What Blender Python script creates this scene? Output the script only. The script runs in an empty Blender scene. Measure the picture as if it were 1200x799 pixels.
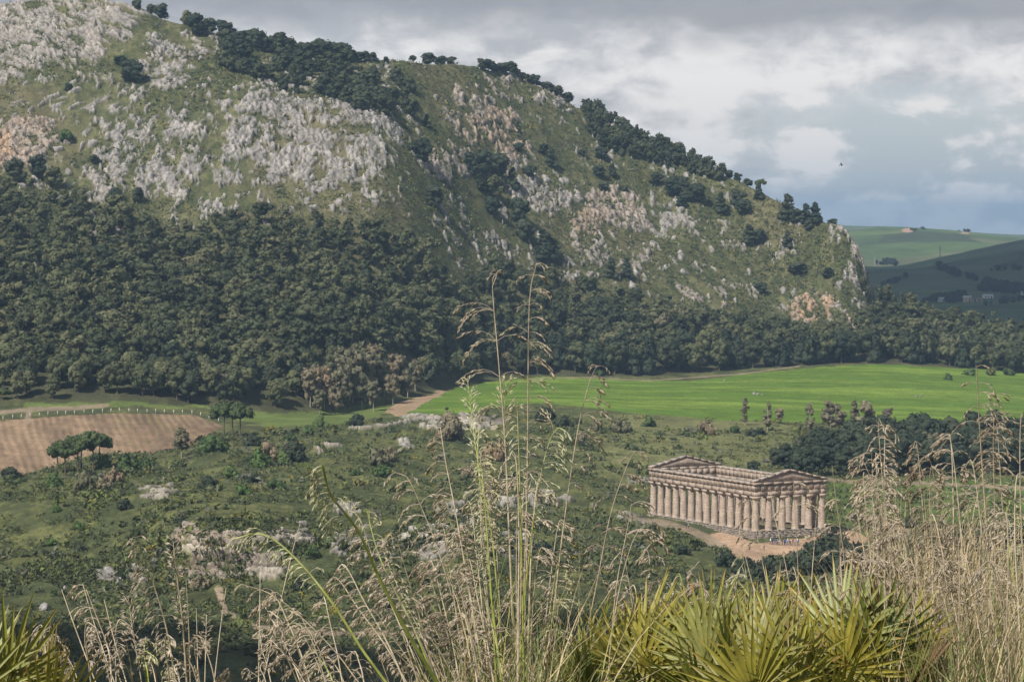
import bpy, bmesh, math, random
import numpy as np

# ------------------------------------------------------------------ camera, world, sun, exposure
S = bpy.context.scene
COL = S.collection
F = 3600.0                     # focal length in pixels of a 1200 px wide picture
HORIZON = 262.0
PITCH = math.atan((399.5 - HORIZON) / F)
CP, SP = math.cos(PITCH), math.sin(PITCH)

cam_d = bpy.data.cameras.new("camera")
cam_d.sensor_width = 36.0
cam_d.lens = 36.0 * F / 1200.0
cam_d.clip_start = 0.2
cam_d.clip_end = 90000.0
cam = bpy.data.objects.new("camera", cam_d)
COL.objects.link(cam)
cam.location = (0, 0, 0)
cam.rotation_euler = (math.pi / 2 - PITCH, 0, 0)
S.camera = cam

SUN_AZ = math.radians(36)      # to the left of straight behind the camera
SUN_EL = math.radians(46)
sun_dir = np.array([-math.sin(SUN_AZ) * math.cos(SUN_EL), -math.cos(SUN_AZ) * math.cos(SUN_EL), math.sin(SUN_EL)])

S.view_settings.view_transform = 'Standard'
S.view_settings.look = 'None'
S.view_settings.gamma = 1.0
S.view_settings.use_curve_mapping = False
S.view_settings.exposure = 0.30
S.render.engine = 'CYCLES'
try:
    S.cycles.use_denoising = True
    S.cycles.max_bounces = 6
    S.cycles.diffuse_bounces = 2
    S.cycles.glossy_bounces = 1
    S.cycles.transmission_bounces = 2
    S.cycles.transparent_max_bounces = 4
    S.cycles.volume_bounces = 0
    S.cycles.use_adaptive_sampling = True
    S.cycles.adaptive_threshold = 0.015
except Exception:
    pass

sun_l = bpy.data.lights.new("sun", 'SUN')
sun_l.energy = 5.0
sun_l.angle = math.radians(0.5)
sun_l.color = (1.0, 0.955, 0.89)
sun = bpy.data.objects.new("sun", sun_l)
COL.objects.link(sun)
from mathutils import Vector
sun.rotation_euler = Vector(tuple(sun_dir)).to_track_quat('Z', 'Y').to_euler()

world = bpy.data.worlds.new("World")
S.world = world
world.use_nodes = True


class G:
    """small helper to write node graphs"""
    def __init__(self, tree):
        self.t = tree
        tree.nodes.clear()

    def n(self, typ, **kw):
        nd = self.t.nodes.new(typ)
        for k, v in kw.items():
            setattr(nd, k, v)
        return nd

    def put(self, sock, v):
        if v is None:
            return
        if hasattr(v, 'is_output') or isinstance(v, bpy.types.NodeSocket):
            self.t.links.new(v, sock)
        else:
            sock.default_value = v

    def math(self, op, a, b=None, c=None, clamp=False):
        nd = self.n('ShaderNodeMath', operation=op)
        nd.use_clamp = clamp
        self.put(nd.inputs[0], a)
        self.put(nd.inputs[1], b)
        self.put(nd.inputs[2], c)
        return nd.outputs[0]

    def step(self, v, a, b, lo=0.0, hi=1.0):
        nd = self.n('ShaderNodeMapRange', interpolation_type='SMOOTHSTEP')
        self.put(nd.inputs[0], v)
        self.put(nd.inputs[1], a)
        self.put(nd.inputs[2], b)
        self.put(nd.inputs[3], lo)
        self.put(nd.inputs[4], hi)
        return nd.outputs[0]

    def mix(self, f, a, b, blend='MIX'):
        nd = self.n('ShaderNodeMix', data_type='RGBA', blend_type=blend)
        self.put(nd.inputs[0], f)
        for s, v in ((nd.inputs[6], a), (nd.inputs[7], b)):
            if isinstance(v, (tuple, list)):
                v = tuple(v) + ((1.0,) if len(v) == 3 else ())
            self.put(s, v)
        return nd.outputs[2]

    def noise(self, vec, scale, detail=4.0, rough=0.55, dist=0.0):
        nd = self.n('ShaderNodeTexNoise')
        self.put(nd.inputs['Vector'], vec)
        nd.inputs['Scale'].default_value = scale
        nd.inputs['Detail'].default_value = detail
        nd.inputs['Roughness'].default_value = rough
        nd.inputs['Distortion'].default_value = dist
        return nd.outputs['Fac']

    def comb(self, x, y, z):
        nd = self.n('ShaderNodeCombineXYZ')
        for i, v in enumerate((x, y, z)):
            self.put(nd.inputs[i], v)
        return nd.outputs[0]

    def mapping(self, vec, scale=(1, 1, 1), rot=(0, 0, 0)):
        nd = self.n('ShaderNodeMapping')
        self.put(nd.inputs['Vector'], vec)
        nd.inputs['Scale'].default_value = scale
        nd.inputs['Rotation'].default_value = rot
        return nd.outputs[0]


def build_world():
    g = G(world.node_tree)
    sky = g.n('ShaderNodeTexSky', sky_type='NISHITA')
    sky.sun_disc = False
    sky.sun_elevation = SUN_EL
    # rotation 0 puts the sun at +Y and positive turns clockwise seen from above
    sky.sun_rotation = math.atan2(sun_dir[0], sun_dir[1])
    sky.altitude = 300
    sky.dust_density = 1.6
    tc = g.n('ShaderNodeTexCoord')
    sep = g.n('ShaderNodeSeparateXYZ')
    g.put(sep.inputs[0], tc.outputs['Generated'])
    x, y, z = sep.outputs
    az = g.math('ARCTAN2', x, y)
    el = g.math('ARCSINE', z)
    # cloud coordinates: direction on the celestial sphere, clouds flatter towards the horizon
    v1 = g.comb(g.math('MULTIPLY', az, 22.0), g.math('MULTIPLY', el, 62.0), 0.37)
    v2 = g.comb(g.math('MULTIPLY', az, 55.0), g.math('MULTIPLY', el, 95.0), 3.1)
    n1 = g.noise(v1, 1.0, 7.0, 0.5, 0.3)
    n2 = g.noise(v2, 1.0, 7.0, 0.58, 0.25)
    n3 = g.noise(g.comb(g.math('MULTIPLY', az, 9.0), g.math('MULTIPLY', el, 40.0), 7.7), 1.0, 4.0, 0.5)
    c1 = g.math('SUBTRACT', n1, 0.5)
    c2 = g.math('SUBTRACT', n2, 0.5)
    c3 = g.math('SUBTRACT', n3, 0.5)
    # lit cloud against shaded cloud base
    e1 = g.math('ADD', el, g.math('MULTIPLY', c1, 0.030))
    e1 = g.math('ADD', e1, g.math('MULTIPLY', c3, 0.020))
    deck = g.step(e1, 0.053, 0.070)
    e2 = g.math('ADD', g.math('ADD', g.math('MULTIPLY', c1, 1.1), g.math('MULTIPLY', c2, 1.0)), g.math('MULTIPLY', c3, 0.8))
    bright = g.step(e2, -0.28, 0.16)
    sun_tint = (8.1, 7.9, 7.75)
    shade = (4.4, 4.5, 4.75)
    cl = g.mix(bright, shade, sun_tint)
    cl = g.mix(g.math('MULTIPLY', deck, 0.88), cl, (2.75, 2.85, 3.15))
    # blue gaps low on the right, and scattered elsewhere
    gap_az = g.step(g.math('ADD', az, g.math('MULTIPLY', c3, 0.10)), 0.045, 0.125)
    gap_el = g.step(e1, 0.030, 0.052, 1.0, 0.0)
    gap = g.math('MULTIPLY', gap_az, gap_el)
    cover = g.math('SUBTRACT', g.math('ADD', g.math('MULTIPLY', c2, 1.6), g.math('MULTIPLY', c1, 1.6)), g.math('MULTIPLY', gap, 0.20))
    cover = g.step(cover, -0.26, 0.03)
    keep = g.mix(gap, (1, 1, 1), cover)
    blue = g.mix(0.6, sky.outputs[0], (5.8, 6.4, 7.1))
    full = g.mix(keep, blue, cl)
    # above the picture: cloud and blue sky in about equal measure
    high = g.step(el, 0.12, 0.5)
    over = g.step(g.math('ADD', c1, c2), -0.08, 0.12)
    top = g.mix(over, sky.outputs[0], (4.2, 4.4, 4.8))
    full = g.mix(high, full, top)
    bg = g.n('ShaderNodeBackground')
    g.put(bg.inputs[0], full)
    bg.inputs[1].default_value = 0.098
    out = g.n('ShaderNodeOutputWorld')
    g.put(out.inputs[0], bg.outputs[0])


build_world()
try:
    world.cycles.sampling_method = 'MANUAL'
    world.cycles.sample_map_resolution = 512
except Exception:
    pass

# ------------------------------------------------------------------ helpers: picture <-> place, noise, meshes
rng = np.random.default_rng(11)
random.seed(5)


def z_from(py, Y):
    b = (399.5 - py) / F
    return Y * (b * CP - SP) / (CP + b * SP)


def py_from(z, Y):
    return 399.5 - F * (Y * SP + z * CP) / (Y * CP - z * SP)


KX = 1.003 / F


def x_from(s, Y):
    return (s - 600.0) * Y * KX


def at(px, py, Y):
    """the point seen at pixel px, py at forward distance Y"""
    b = (399.5 - py) / F
    t = Y / (CP + b * SP)
    return np.array([t * (px - 600.0) / F, Y, t * (b * CP - SP)])


def hash2(ix, iy, seed):
    h = (ix.astype(np.int64) * 374761393 + iy.astype(np.int64) * 668265263 + seed * 982451653) & 0xFFFFFFFF
    h = ((h ^ (h >> 13)) * 1274126177) & 0xFFFFFFFF
    h = (h ^ (h >> 16)) & 0xFFFFFFFF
    h = (h * 2246822519) & 0xFFFFFFFF
    h = h ^ (h >> 15)
    return (h & 0xFFFFFF) / float(0x1000000)


def vnoise(x, y, seed=0):
    ix, iy = np.floor(x), np.floor(y)
    fx, fy = x - ix, y - iy
    fx = fx * fx * fx * (fx * (fx * 6 - 15) + 10)
    fy = fy * fy * fy * (fy * (fy * 6 - 15) + 10)
    ix, iy = ix.astype(np.int64), iy.astype(np.int64)
    a, b = hash2(ix, iy, seed), hash2(ix + 1, iy, seed)
    c, d = hash2(ix, iy + 1, seed), hash2(ix + 1, iy + 1, seed)
    return (a * (1 - fx) + b * fx) * (1 - fy) + (c * (1 - fx) + d * fx) * fy


def fbm(x, y, octv=4, seed=0, gain=0.5):
    s, a, tot = 0.0, 1.0, 0.0
    for o in range(octv):
        k, an = 2.03 ** o, 0.62 + 1.1 * o
        ca, sa = math.cos(an) * k, math.sin(an) * k
        s = s + a * vnoise(x * ca - y * sa + 17.3 * o, x * sa + y * ca - 9.1 * o, seed + o)
        tot += a
        a *= gain
    return s / tot


def worley(x, y, seed=0):
    ix, iy = np.floor(x).astype(np.int64), np.floor(y).astype(np.int64)
    f1 = np.full(x.shape, 9.0)
    f2 = np.full(x.shape, 9.0)
    rid = np.zeros(x.shape)
    rid2 = np.zeros(x.shape)
    for dx in (-1, 0, 1):
        for dy in (-1, 0, 1):
            cx, cy = ix + dx, iy + dy
            px = cx + hash2(cx, cy, seed)
            py = cy + hash2(cx, cy, seed + 1)
            d = np.hypot(px - x, py - y)
            near = d < f1
            f2 = np.where(near, f1, np.minimum(f2, d))
            rid = np.where(near, hash2(cx, cy, seed + 2), rid)
            rid2 = np.where(near, hash2(cx, cy, seed + 3), rid2)
            f1 = np.where(near, d, f1)
    return f1, f2, rid, rid2


def sstep(v, a, b):
    t = np.clip((v - a) / (b - a), 0, 1)
    return t * t * (3 - 2 * t)


def inside(poly, x, y):
    r = np.zeros(x.shape, bool)
    n = len(poly)
    for i in range(n):
        x0, y0 = poly[i]
        x1, y1 = poly[(i + 1) % n]
        if y0 == y1:
            continue
        c = ((y0 > y) != (y1 > y)) & (x < (x1 - x0) * (y - y0) / (y1 - y0) + x0)
        r ^= c
    return r


def line_dist(pts, x, y, ky=1.0):
    """distance to a polyline, y stretched by ky"""
    d = np.full(x.shape, 1e9)
    for (x0, y0), (x1, y1) in zip(pts[:-1], pts[1:]):
        vx, vy = x1 - x0, (y1 - y0) * ky
        wx, wy = x - x0, (y - y0) * ky
        t = np.clip((wx * vx + wy * vy) / (vx * vx + vy * vy + 1e-9), 0, 1)
        d = np.minimum(d, np.hypot(wx - t * vx, wy - t * vy))
    return d


def mesh_np(name, verts, faces, mats=(), smooth=False, attrs=None, midx=None):
    """faces: list of integer arrays, each (n, k)"""
    verts = np.asarray(verts, np.float32)
    if not isinstance(faces, (list, tuple)):
        faces = [faces]
    faces = [np.asarray(f, np.int32) for f in faces if len(f)]
    me = bpy.data.meshes.new(name)
    me.vertices.add(len(verts))
    me.vertices.foreach_set('co', verts.ravel())
    nl = sum(f.size for f in faces)
    npoly = sum(len(f) for f in faces)
    me.loops.add(nl)
    me.polygons.add(npoly)
    me.loops.foreach_set('vertex_index', np.concatenate([f.ravel() for f in faces]))
    sizes = np.concatenate([np.full(len(f), f.shape[1], np.int32) for f in faces])
    starts = np.concatenate([[0], np.cumsum(sizes)[:-1]]).astype(np.int32)
    me.polygons.foreach_set('loop_start', starts)
    if smooth:
        me.polygons.foreach_set('use_smooth', np.ones(npoly, bool))
    if midx is not None:
        me.polygons.foreach_set('material_index', np.asarray(midx, np.int32))
    for m in mats:
        me.materials.append(m)
    me.update(calc_edges=True)
    if attrs:
        for k, a in attrs.items():
            a = np.asarray(a, np.float32)
            if a.ndim == 1:
                at_ = me.attributes.new(k, 'FLOAT', 'POINT')
                at_.data.foreach_set('value', a)
            else:
                at_ = me.attributes.new(k, 'FLOAT_COLOR', 'POINT')
                if a.shape[1] == 3:
                    a = np.concatenate([a, np.ones((len(a), 1), np.float32)], 1)
                at_.data.foreach_set('color', a.ravel())
    return me


def link(name, data, parent=None, loc=None, rot=None, scale=None):
    o = bpy.data.objects.new(name, data)
    COL.objects.link(o)
    if parent is not None:
        o.parent = parent
    if loc is not None:
        o.location = tuple(loc)
    if rot is not None:
        o.rotation_euler = rot
    if scale is not None:
        o.scale = (scale,) * 3 if not isinstance(scale, (tuple, list)) else scale
    return o


def tag(o, label=None, cat=None, group=None, kind=None):
    if label:
        o['label'] = label
    if cat:
        o['category'] = cat
    if group:
        o['group'] = group
    if kind:
        o['kind'] = kind
    return o


class MB:
    """collects boxes, tubes, lathes and loose polygons for one mesh"""
    def __init__(self):
        self.v, self.f, self.m = [], {}, {}
        self.n = 0

    def add(self, verts, faces, mat=0):
        verts = np.asarray(verts, float).reshape(-1, 3)
        faces = np.asarray(faces, int)
        self.v.append(verts)
        k = faces.shape[1]
        self.f.setdefault(k, []).append(faces + self.n)
        self.m.setdefault(k, []).append(np.full(len(faces), mat))
        self.n += len(verts)

    def box(self, c, h, rz=0.0, mat=0, taper=1.0, jit=0.0, top=None):
        c, h = np.asarray(c, float), np.asarray(h, float)
        sg = np.array([[-1, -1, -1], [1, -1, -1], [1, 1, -1], [-1, 1, -1], [-1, -1, 1], [1, -1, 1], [1, 1, 1], [-1, 1, 1]], float)
        p = sg * h
        p[4:, :2] *= taper
        if jit:
            p += rng.uniform(-jit, jit, p.shape)
        if rz:
            ca, sa = math.cos(rz), math.sin(rz)
            p = np.stack([p[:, 0] * ca - p[:, 1] * sa, p[:, 0] * sa + p[:, 1] * ca, p[:, 2]], 1)
        self.add(p + c, [[0, 3, 2, 1], [4, 5, 6, 7], [0, 1, 5, 4], [1, 2, 6, 5], [2, 3, 7, 6], [3, 0, 4, 7]], mat)

    def tube(self, pts, rad, sides=5, mat=0, cap=True):
        pts = np.asarray(pts, float)
        n = len(pts)
        rad = np.broadcast_to(np.asarray(rad, float), (n,))
        d = np.gradient(pts, axis=0)
        d /= np.linalg.norm(d, axis=1)[:, None] + 1e-12
        ref = np.array([0.0, 0.0, 1.0]) if abs(d[0, 2]) < 0.8 else np.array([1.0, 0.0, 0.0])
        a = np.cross(d, ref)
        a /= np.linalg.norm(a, axis=1)[:, None] + 1e-12
        b = np.cross(d, a)
        th = np.arange(sides) * 2 * math.pi / sides
        ring = pts[:, None, :] + rad[:, None, None] * (np.cos(th)[None, :, None] * a[:, None, :] + np.sin(th)[None, :, None] * b[:, None, :])
        i = np.arange(n - 1)[:, None] * sides
        j = np.arange(sides)[None, :]
        j2 = (j + 1) % sides
        q = np.stack([i + j, i + j2, i + sides + j2, i + sides + j], -1).reshape(-1, 4)
        base = self.n
        self.add(ring.reshape(-1, 3), q, mat)
        if cap and sides > 2:
            for off in (0, (n - 1) * sides):
                self.f.setdefault(sides, []).append((np.arange(sides) + base + off)[None, :])
                self.m.setdefault(sides, []).append(np.array([mat]))

    def lathe(self, prof, c=(0, 0, 0), sides=16, mat=0, wob=0.0):
        prof = np.asarray(prof, float)
        n = len(prof)
        th = np.arange(sides) * 2 * math.pi / sides
        r = prof[:, 0][:, None] * (1 + (rng.uniform(-wob, wob, (n, sides)) if wob else 0))
        p = np.stack([r * np.cos(th), r * np.sin(th), np.repeat(prof[:, 1][:, None], sides, 1)], -1) + np.asarray(c, float)
        i = np.arange(n - 1)[:, None] * sides
        j = np.arange(sides)[None, :]
        j2 = (j + 1) % sides
        q = np.stack([i + j, i + j2, i + sides + j2, i + sides + j], -1).reshape(-1, 4)
        base = self.n
        self.add(p.reshape(-1, 3), q, mat)
        for off in (0, (n - 1) * sides):
            self.f.setdefault(sides, []).append((np.arange(sides) + base + off)[None, :])
            self.m.setdefault(sides, []).append(np.array([mat]))

    def mesh(self, name, mats, smooth=False, attrs=None):
        ks = sorted(self.f)
        faces = [np.concatenate(self.f[k]) for k in ks]
        midx = np.concatenate([np.concatenate(self.m[k]) for k in ks])
        return mesh_np(name, np.concatenate(self.v), faces, mats, smooth, attrs, midx)


# ------------------------------------------------------------------ materials
def base_mat(name):
    m = bpy.data.materials.new(name)
    m.use_nodes = True
    g = G(m.node_tree)
    out = g.n('ShaderNodeOutputMaterial')
    return m, g, out


def principled(g, out, col, rough=0.85, spec=0.15, normal=None, metallic=0.0):
    p = g.n('ShaderNodeBsdfPrincipled')
    if isinstance(col, (tuple, list)):
        col = tuple(col) + (1.0,)
    g.put(p.inputs['Base Color'], col)
    g.put(p.inputs['Roughness'], rough)
    p.inputs['Specular IOR Level'].default_value = spec
    p.inputs['Metallic'].default_value = metallic
    if normal is not None:
        g.put(p.inputs['Normal'], normal)
    g.put(out.inputs[0], p.outputs[0])
    return p


def bump(g, h, strength=0.5, dist=0.2):
    b = g.n('ShaderNodeBump')
    b.inputs['Strength'].default_value = strength
    b.inputs['Distance'].default_value = dist
    g.put(b.inputs['Height'], h)
    return b.outputs[0]


def mat_terrain(name, fine, lo=0.72, hi=1.28, bd=0.5):
    m, g, out = base_mat(name)
    a = g.n('ShaderNodeAttribute', attribute_name='Col')
    geo = g.n('ShaderNodeNewGeometry')
    n1 = g.noise(geo.outputs['Position'], fine, 6.0, 0.62)
    n2 = g.noise(geo.outputs['Position'], fine * 0.11, 3.0, 0.55)
    k = g.step(n1, 0.28, 0.72, lo, hi)
    k2 = g.step(n2, 0.3, 0.7, 0.86, 1.14)
    kk = g.math('MULTIPLY', k, k2)
    c = g.mix(1.0, a.outputs['Color'], g.comb(kk, kk, kk), 'MULTIPLY')
    principled(g, out, c, 0.95, 0.08, bump(g, n1, 0.6, bd))
    return m


def mat_foliage(name, cols, mass=False, trans=0.15, rough=0.75, hue=0.0, noise_scale=0.6):
    """foliage coloured by a per-plant value: the object's own random number, or the 'tint' attribute in a joined mass"""
    m, g, out = base_mat(name)
    oi = g.n('ShaderNodeObjectInfo')
    a = g.n('ShaderNodeAttribute', attribute_name='tint')
    v = a.outputs['Fac'] if mass else oi.outputs['Random']
    geo = g.n('ShaderNodeNewGeometry')
    n = g.noise(geo.outputs['Position'], noise_scale, 3.0, 0.6)
    r = g.n('ShaderNodeValToRGB')
    el = r.color_ramp.elements
    while len(el) < len(cols):
        el.new(0.5)
    for i, (p, c) in enumerate(cols):
        el[i].position = p
        el[i].color = tuple(c) + (1.0,)
    r.color_ramp.interpolation = 'LINEAR'
    g.put(r.inputs[0], v)
    k = g.step(n, 0.3, 0.7, 0.8, 1.2)
    c = g.mix(1.0, r.outputs[0], g.comb(k, k, k), 'MULTIPLY')
    p = principled(g, out, c, rough, 0.2)
    if trans:
        t = g.n('ShaderNodeBsdfTranslucent')
        g.put(t.inputs[0], c)
        mx = g.n('ShaderNodeMixShader')
        mx.inputs[0].default_value = trans
        g.put(mx.inputs[1], p.outputs[0])
        g.put(mx.inputs[2], t.outputs[0])
        g.put(out.inputs[0], mx.outputs[0])
    return m


def mat_plain(name, col, rough=0.7, spec=0.2, vary=0.15, scale=2.0, metallic=0.0):
    m, g, out = base_mat(name)
    tc = g.n('ShaderNodeTexCoord')
    n = g.noise(tc.outputs['Object'], scale, 4.0, 0.6)
    k = g.step(n, 0.3, 0.7, 1 - vary, 1 + vary)
    c = g.mix(1.0, col, g.comb(k, k, k), 'MULTIPLY')
    principled(g, out, c, rough, spec, None, metallic)
    return m


M = {}
M['terrain'] = mat_terrain('hillside_soil_rock_and_grass', 0.9)
M['hills'] = mat_terrain('distant_fields', 0.02, 0.85, 1.15, 3.0)
M['near'] = mat_terrain('near_turf', 14.0, 0.6, 1.3, 0.02)
PINE_COLS = [(0.0, (0.0416, 0.0508, 0.0244)), (0.25, (0.0676, 0.0775, 0.0354)), (0.5, (0.0884, 0.0953, 0.0439)), (0.85, (0.108, 0.115, 0.053)), (0.97, (0.122, 0.122, 0.058)), (1.0, (0.15, 0.13, 0.07))]
M['pine'] = mat_foliage('pine_needles', PINE_COLS, trans=0.2)
M['pine_mass'] = mat_foliage('forest_pine_needles', PINE_COLS, True, trans=0.2)
M['dark'] = mat_foliage('dark_evergreen_leaves', [(0.0, (0.022, 0.032, 0.019)), (0.6, (0.034, 0.045, 0.024)), (1.0, (0.045, 0.054, 0.030))], trans=0.08)
M['umbrella'] = mat_foliage('umbrella_pine_needles', [(0.0, (0.050, 0.072, 0.026)), (1.0, (0.075, 0.098, 0.034))], trans=0.1)
M['brown'] = mat_foliage('greyish_brown_leaves', [(0.0, (0.10, 0.105, 0.055)), (0.4, (0.15, 0.14, 0.082)), (0.8, (0.185, 0.155, 0.095)), (1.0, (0.21, 0.15, 0.09))], trans=0.15)
M['red'] = mat_foliage('reddish_dead_leaves', [(0.0, (0.15, 0.07, 0.05)), (1.0, (0.16, 0.085, 0.06))], trans=0.1)
M['pale'] = mat_foliage('pale_thin_leaves', [(0.0, (0.30, 0.265, 0.165)), (0.5, (0.22, 0.195, 0.125)), (1.0, (0.18, 0.155, 0.11))], trans=0.35)
M['bush'] = mat_foliage('bush_leaves', [(0.0, (0.045, 0.068, 0.025)), (0.4, (0.058, 0.092, 0.028)), (0.7, (0.075, 0.125, 0.032)), (1.0, (0.105, 0.125, 0.045))], trans=0.12)
M['scrub'] = mat_foliage('scrub_leaves', [(0.0, (0.0455, 0.0585, 0.026)), (0.35, (0.0715, 0.0858, 0.0364)), (0.62, (0.0975, 0.1105, 0.0416)), (0.8, (0.13, 0.1495, 0.039)), (0.9, (0.13, 0.13, 0.1)), (0.96, (0.17, 0.15, 0.03)), (1.0, (0.26, 0.2, 0.02))], True, trans=0.1)
M['bark'] = mat_plain('bark', (0.11, 0.085, 0.065), 0.9, 0.1, 0.3, 1.5)
M['pale_bark'] = mat_plain('pale_bark', (0.30, 0.26, 0.21), 0.9, 0.1, 0.3, 1.5)

# ------------------------------------------------------------------ the valley and the mountain: one real heightfield
# each row of the table: picture column, then (distance, picture row) of the ground at thirteen lines from near to far
T = [
 (-700, (440, 850), (580, 790), (660, 720), (760, 690), (775, 662), (860, 600), (900, 575), (1160, 478), (1390, 235), (1530, 120), (1700, 10)),
 (0,    (440, 850), (580, 790), (660, 740), (760, 690), (775, 662), (860, 595), (930, 564), (1160, 477), (1400, 245), (1530, 125), (1660, 3)),
 (60,   (440, 850), (580, 790), (660, 740), (760, 690), (773, 658), (858, 585), (985, 546), (1160, 476), (1410, 250), (1530, 125), (1660, -4)),
 (120,  (440, 850), (580, 790), (660, 740), (755, 690), (770, 652), (855, 578), (1045, 531), (1165, 476), (1415, 258), (1530, 130), (1660, -5)),
 (170,  (440, 850), (580, 790), (655, 738), (735, 692), (750, 645), (850, 572), (1050, 531), (1168, 478), (1420, 262), (1535, 120), (1660, 8)),
 (200,  (440, 850), (580, 790), (650, 737), (716, 692), (732, 626), (850, 570), (1060, 528), (1170, 480), (1425, 265), (1540, 112), (1660, 21)),
 (250,  (440, 850), (580, 790), (650, 737), (712, 692), (726, 616), (850, 568), (1090, 506), (1178, 485), (1425, 265), (1550, 106), (1665, 39)),
 (300,  (440, 850), (580, 790), (650, 737), (712, 685), (726, 614), (852, 568), (1100, 504), (1190, 488), (1428, 265), (1555, 108), (1670, 56)),
 (350,  (440, 850), (580, 790), (650, 738), (715, 664), (728, 626), (858, 568), (1120, 500), (1205, 489), (1435, 266), (1558, 118), (1675, 63)),
 (400,  (440, 850), (580, 790), (650, 740), (720, 656), (732, 634), (866, 570), (1150, 497), (1240, 484), (1445, 268), (1562, 128), (1680, 68)),
 (450,  (440, 850), (580, 790), (655, 742), (725, 652), (737, 632), (880, 573), (1175, 491), (1290, 472), (1455, 276), (1570, 138), (1690, 71)),
 (500,  (440, 850), (580, 790), (655, 742), (728, 648), (740, 630), (890, 576), (1180, 489), (1350, 459), (1490, 300), (1600, 165), (1720, 74)),
 (550,  (440, 850), (580, 790), (660, 742), (730, 646), (742, 630), (896, 579), (1182, 489), (1430, 449), (1540, 318), (1640, 185), (1760, 75)),
 (600,  (440, 850), (580, 790), (665, 738), (735, 648), (748, 634), (900, 582), (1182, 488), (1480, 442), (1580, 322), (1680, 205), (1800, 86)),
 (700,  (440, 850), (580, 795), (670, 735), (745, 660), (765, 646), (905, 588), (1188, 486), (1495, 443), (1620, 332), (1720, 240), (1830, 136)),
 (760,  (440, 850), (580, 800), (680, 730), (765, 662), (790, 646), (905, 596), (1192, 488), (1505, 444), (1635, 352), (1735, 268), (1825, 168)),
 (850,  (440, 850), (580, 805), (690, 725), (780, 660), (815, 642), (910, 597), (1198, 491), (1545, 436), (1650, 376), (1730, 300), (1800, 205)),
 (900,  (440, 850), (580, 805), (690, 725), (780, 660), (815, 643), (912, 597), (1202, 493), (1570, 431), (1655, 384), (1725, 315), (1775, 228)),
 (950,  (440, 850), (580, 805), (690, 725), (780, 660), (815, 642), (914, 594), (1206, 495), (1590, 428), (1660, 390), (1715, 328), (1752, 256)),
 (985,  (440, 850), (580, 805), (690, 725), (780, 660), (815, 641), (915, 593), (1208, 496), (1600, 426), (1665, 394), (1700, 335), (1730, 265)),
 (1003, (440, 850), (580, 805), (690, 725), (780, 660), (815, 640), (915, 593), (1210, 497), (1602, 426), (1668, 394), (1700, 345), (1724, 290)),
 (1012, (440, 850), (580, 805), (690, 725), (780, 660), (815, 640), (915, 593), (1210, 497), (1602, 426), (1668, 392), (1702, 358), (1724, 318)),
 (1024, (440, 850), (580, 805), (690, 725), (780, 660), (815, 640), (915, 593), (1210, 497), (1602, 426), (1670, 390), (1710, 372), (1735, 348)),
 (1060, (440, 850), (580, 805), (690, 725), (780, 660), (815, 640), (916, 593), (1212, 497), (1602, 427), (1680, 388), (1720, 372), (1750, 364)),
 (1120, (440, 850), (580, 805), (690, 725), (780, 660), (815, 640), (916, 593), (1215, 497), (1602, 431), (1680, 398), (1725, 384), (1760, 376)),
 (1200, (440, 850), (580, 805), (690, 725), (780, 660), (815, 640), (918, 594), (1220, 497), (1595, 439), (1680, 408), (1725, 396), (1760, 390)),
 (1900, (440, 850), (580, 805), (690, 725), (780, 660), (815, 640), (920, 594), (1230, 500), (1590, 446), (1680, 425), (1725, 415), (1760, 410)),
]
knot_s = np.array([r[0] for r in T], float)
knot_Y = np.array([[c[0] for c in r[1:]] for r in T], float)
knot_P = np.array([[c[1] for c in r[1:]] for r in T], float)
rows_between = [14, 30, 44, 46, 52, 80, 78, 90, 170, 170]
scol = np.concatenate([np.arange(-700, -12, 8.0), np.arange(-12, 1212, 1.25), np.arange(1212, 1901, 8.0)])


def smooth_knots(A):
    B = np.stack([np.interp(scol, knot_s, A[:, k]) for k in range(A.shape[1])], 1)
    return B


def soften(A, n=9, it=3):
    B = A
    for _ in range(it):
        Pd = np.pad(B, ((n, n), (0, 0)), mode='edge')
        B = sum(Pd[i:i + B.shape[0]] for i in range(2 * n + 1)) / (2 * n + 1)
    k = (sstep(np.abs(scol - 1006), 18, 45) * (np.abs(scol - 600) < 600))[:, None]
    return A * (1 - k) + B * k


YK, PK = soften(smooth_knots(knot_Y)), soften(smooth_knots(knot_P))
ZK = z_from(PK, YK)
# behind the ridge the ground falls to the far valley
YK = np.concatenate([YK, YK[:, -1:] + 40, YK[:, -1:] + 170, np.full((len(scol), 1), 2400.0)], 1)
ZK = np.concatenate([ZK, ZK[:, -1:] - 4, np.minimum(ZK[:, -1:] - 55, -90), np.full((len(scol), 1), -150.0)], 1)
rows_between += [8, 14, 8]
tk = np.concatenate([[0], np.cumsum(rows_between)])
tr = np.arange(tk[-1] + 1)
NR, NC = len(tr), len(scol)
YB = np.stack([np.interp(tr, tk, YK[i]) for i in range(NC)], 1)
ZB = np.stack([np.interp(tr, tk, ZK[i]) for i in range(NC)], 1)


def blur_rows(A, n, it=2):
    for _ in range(it):
        P = np.pad(A, ((n, n), (0, 0)), mode='edge')
        A = sum(P[i:i + A.shape[0]] for i in range(2 * n + 1)) / (2 * n + 1)
    return A


def blur_cols(A, n, it=1):
    for _ in range(it):
        P = np.pad(A, ((0, 0), (n, n)), mode='edge')
        A = sum(P[:, i:i + A.shape[1]] for i in range(2 * n + 1)) / (2 * n + 1)
    return A


ZB = blur_rows(ZB, 5, 2)
YB = blur_rows(YB, 5, 2)
XB = x_from(scol[None, :], YB)
ST = np.repeat(scol[None, :], NR, 0)
PY = py_from(ZB, YB)

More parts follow.
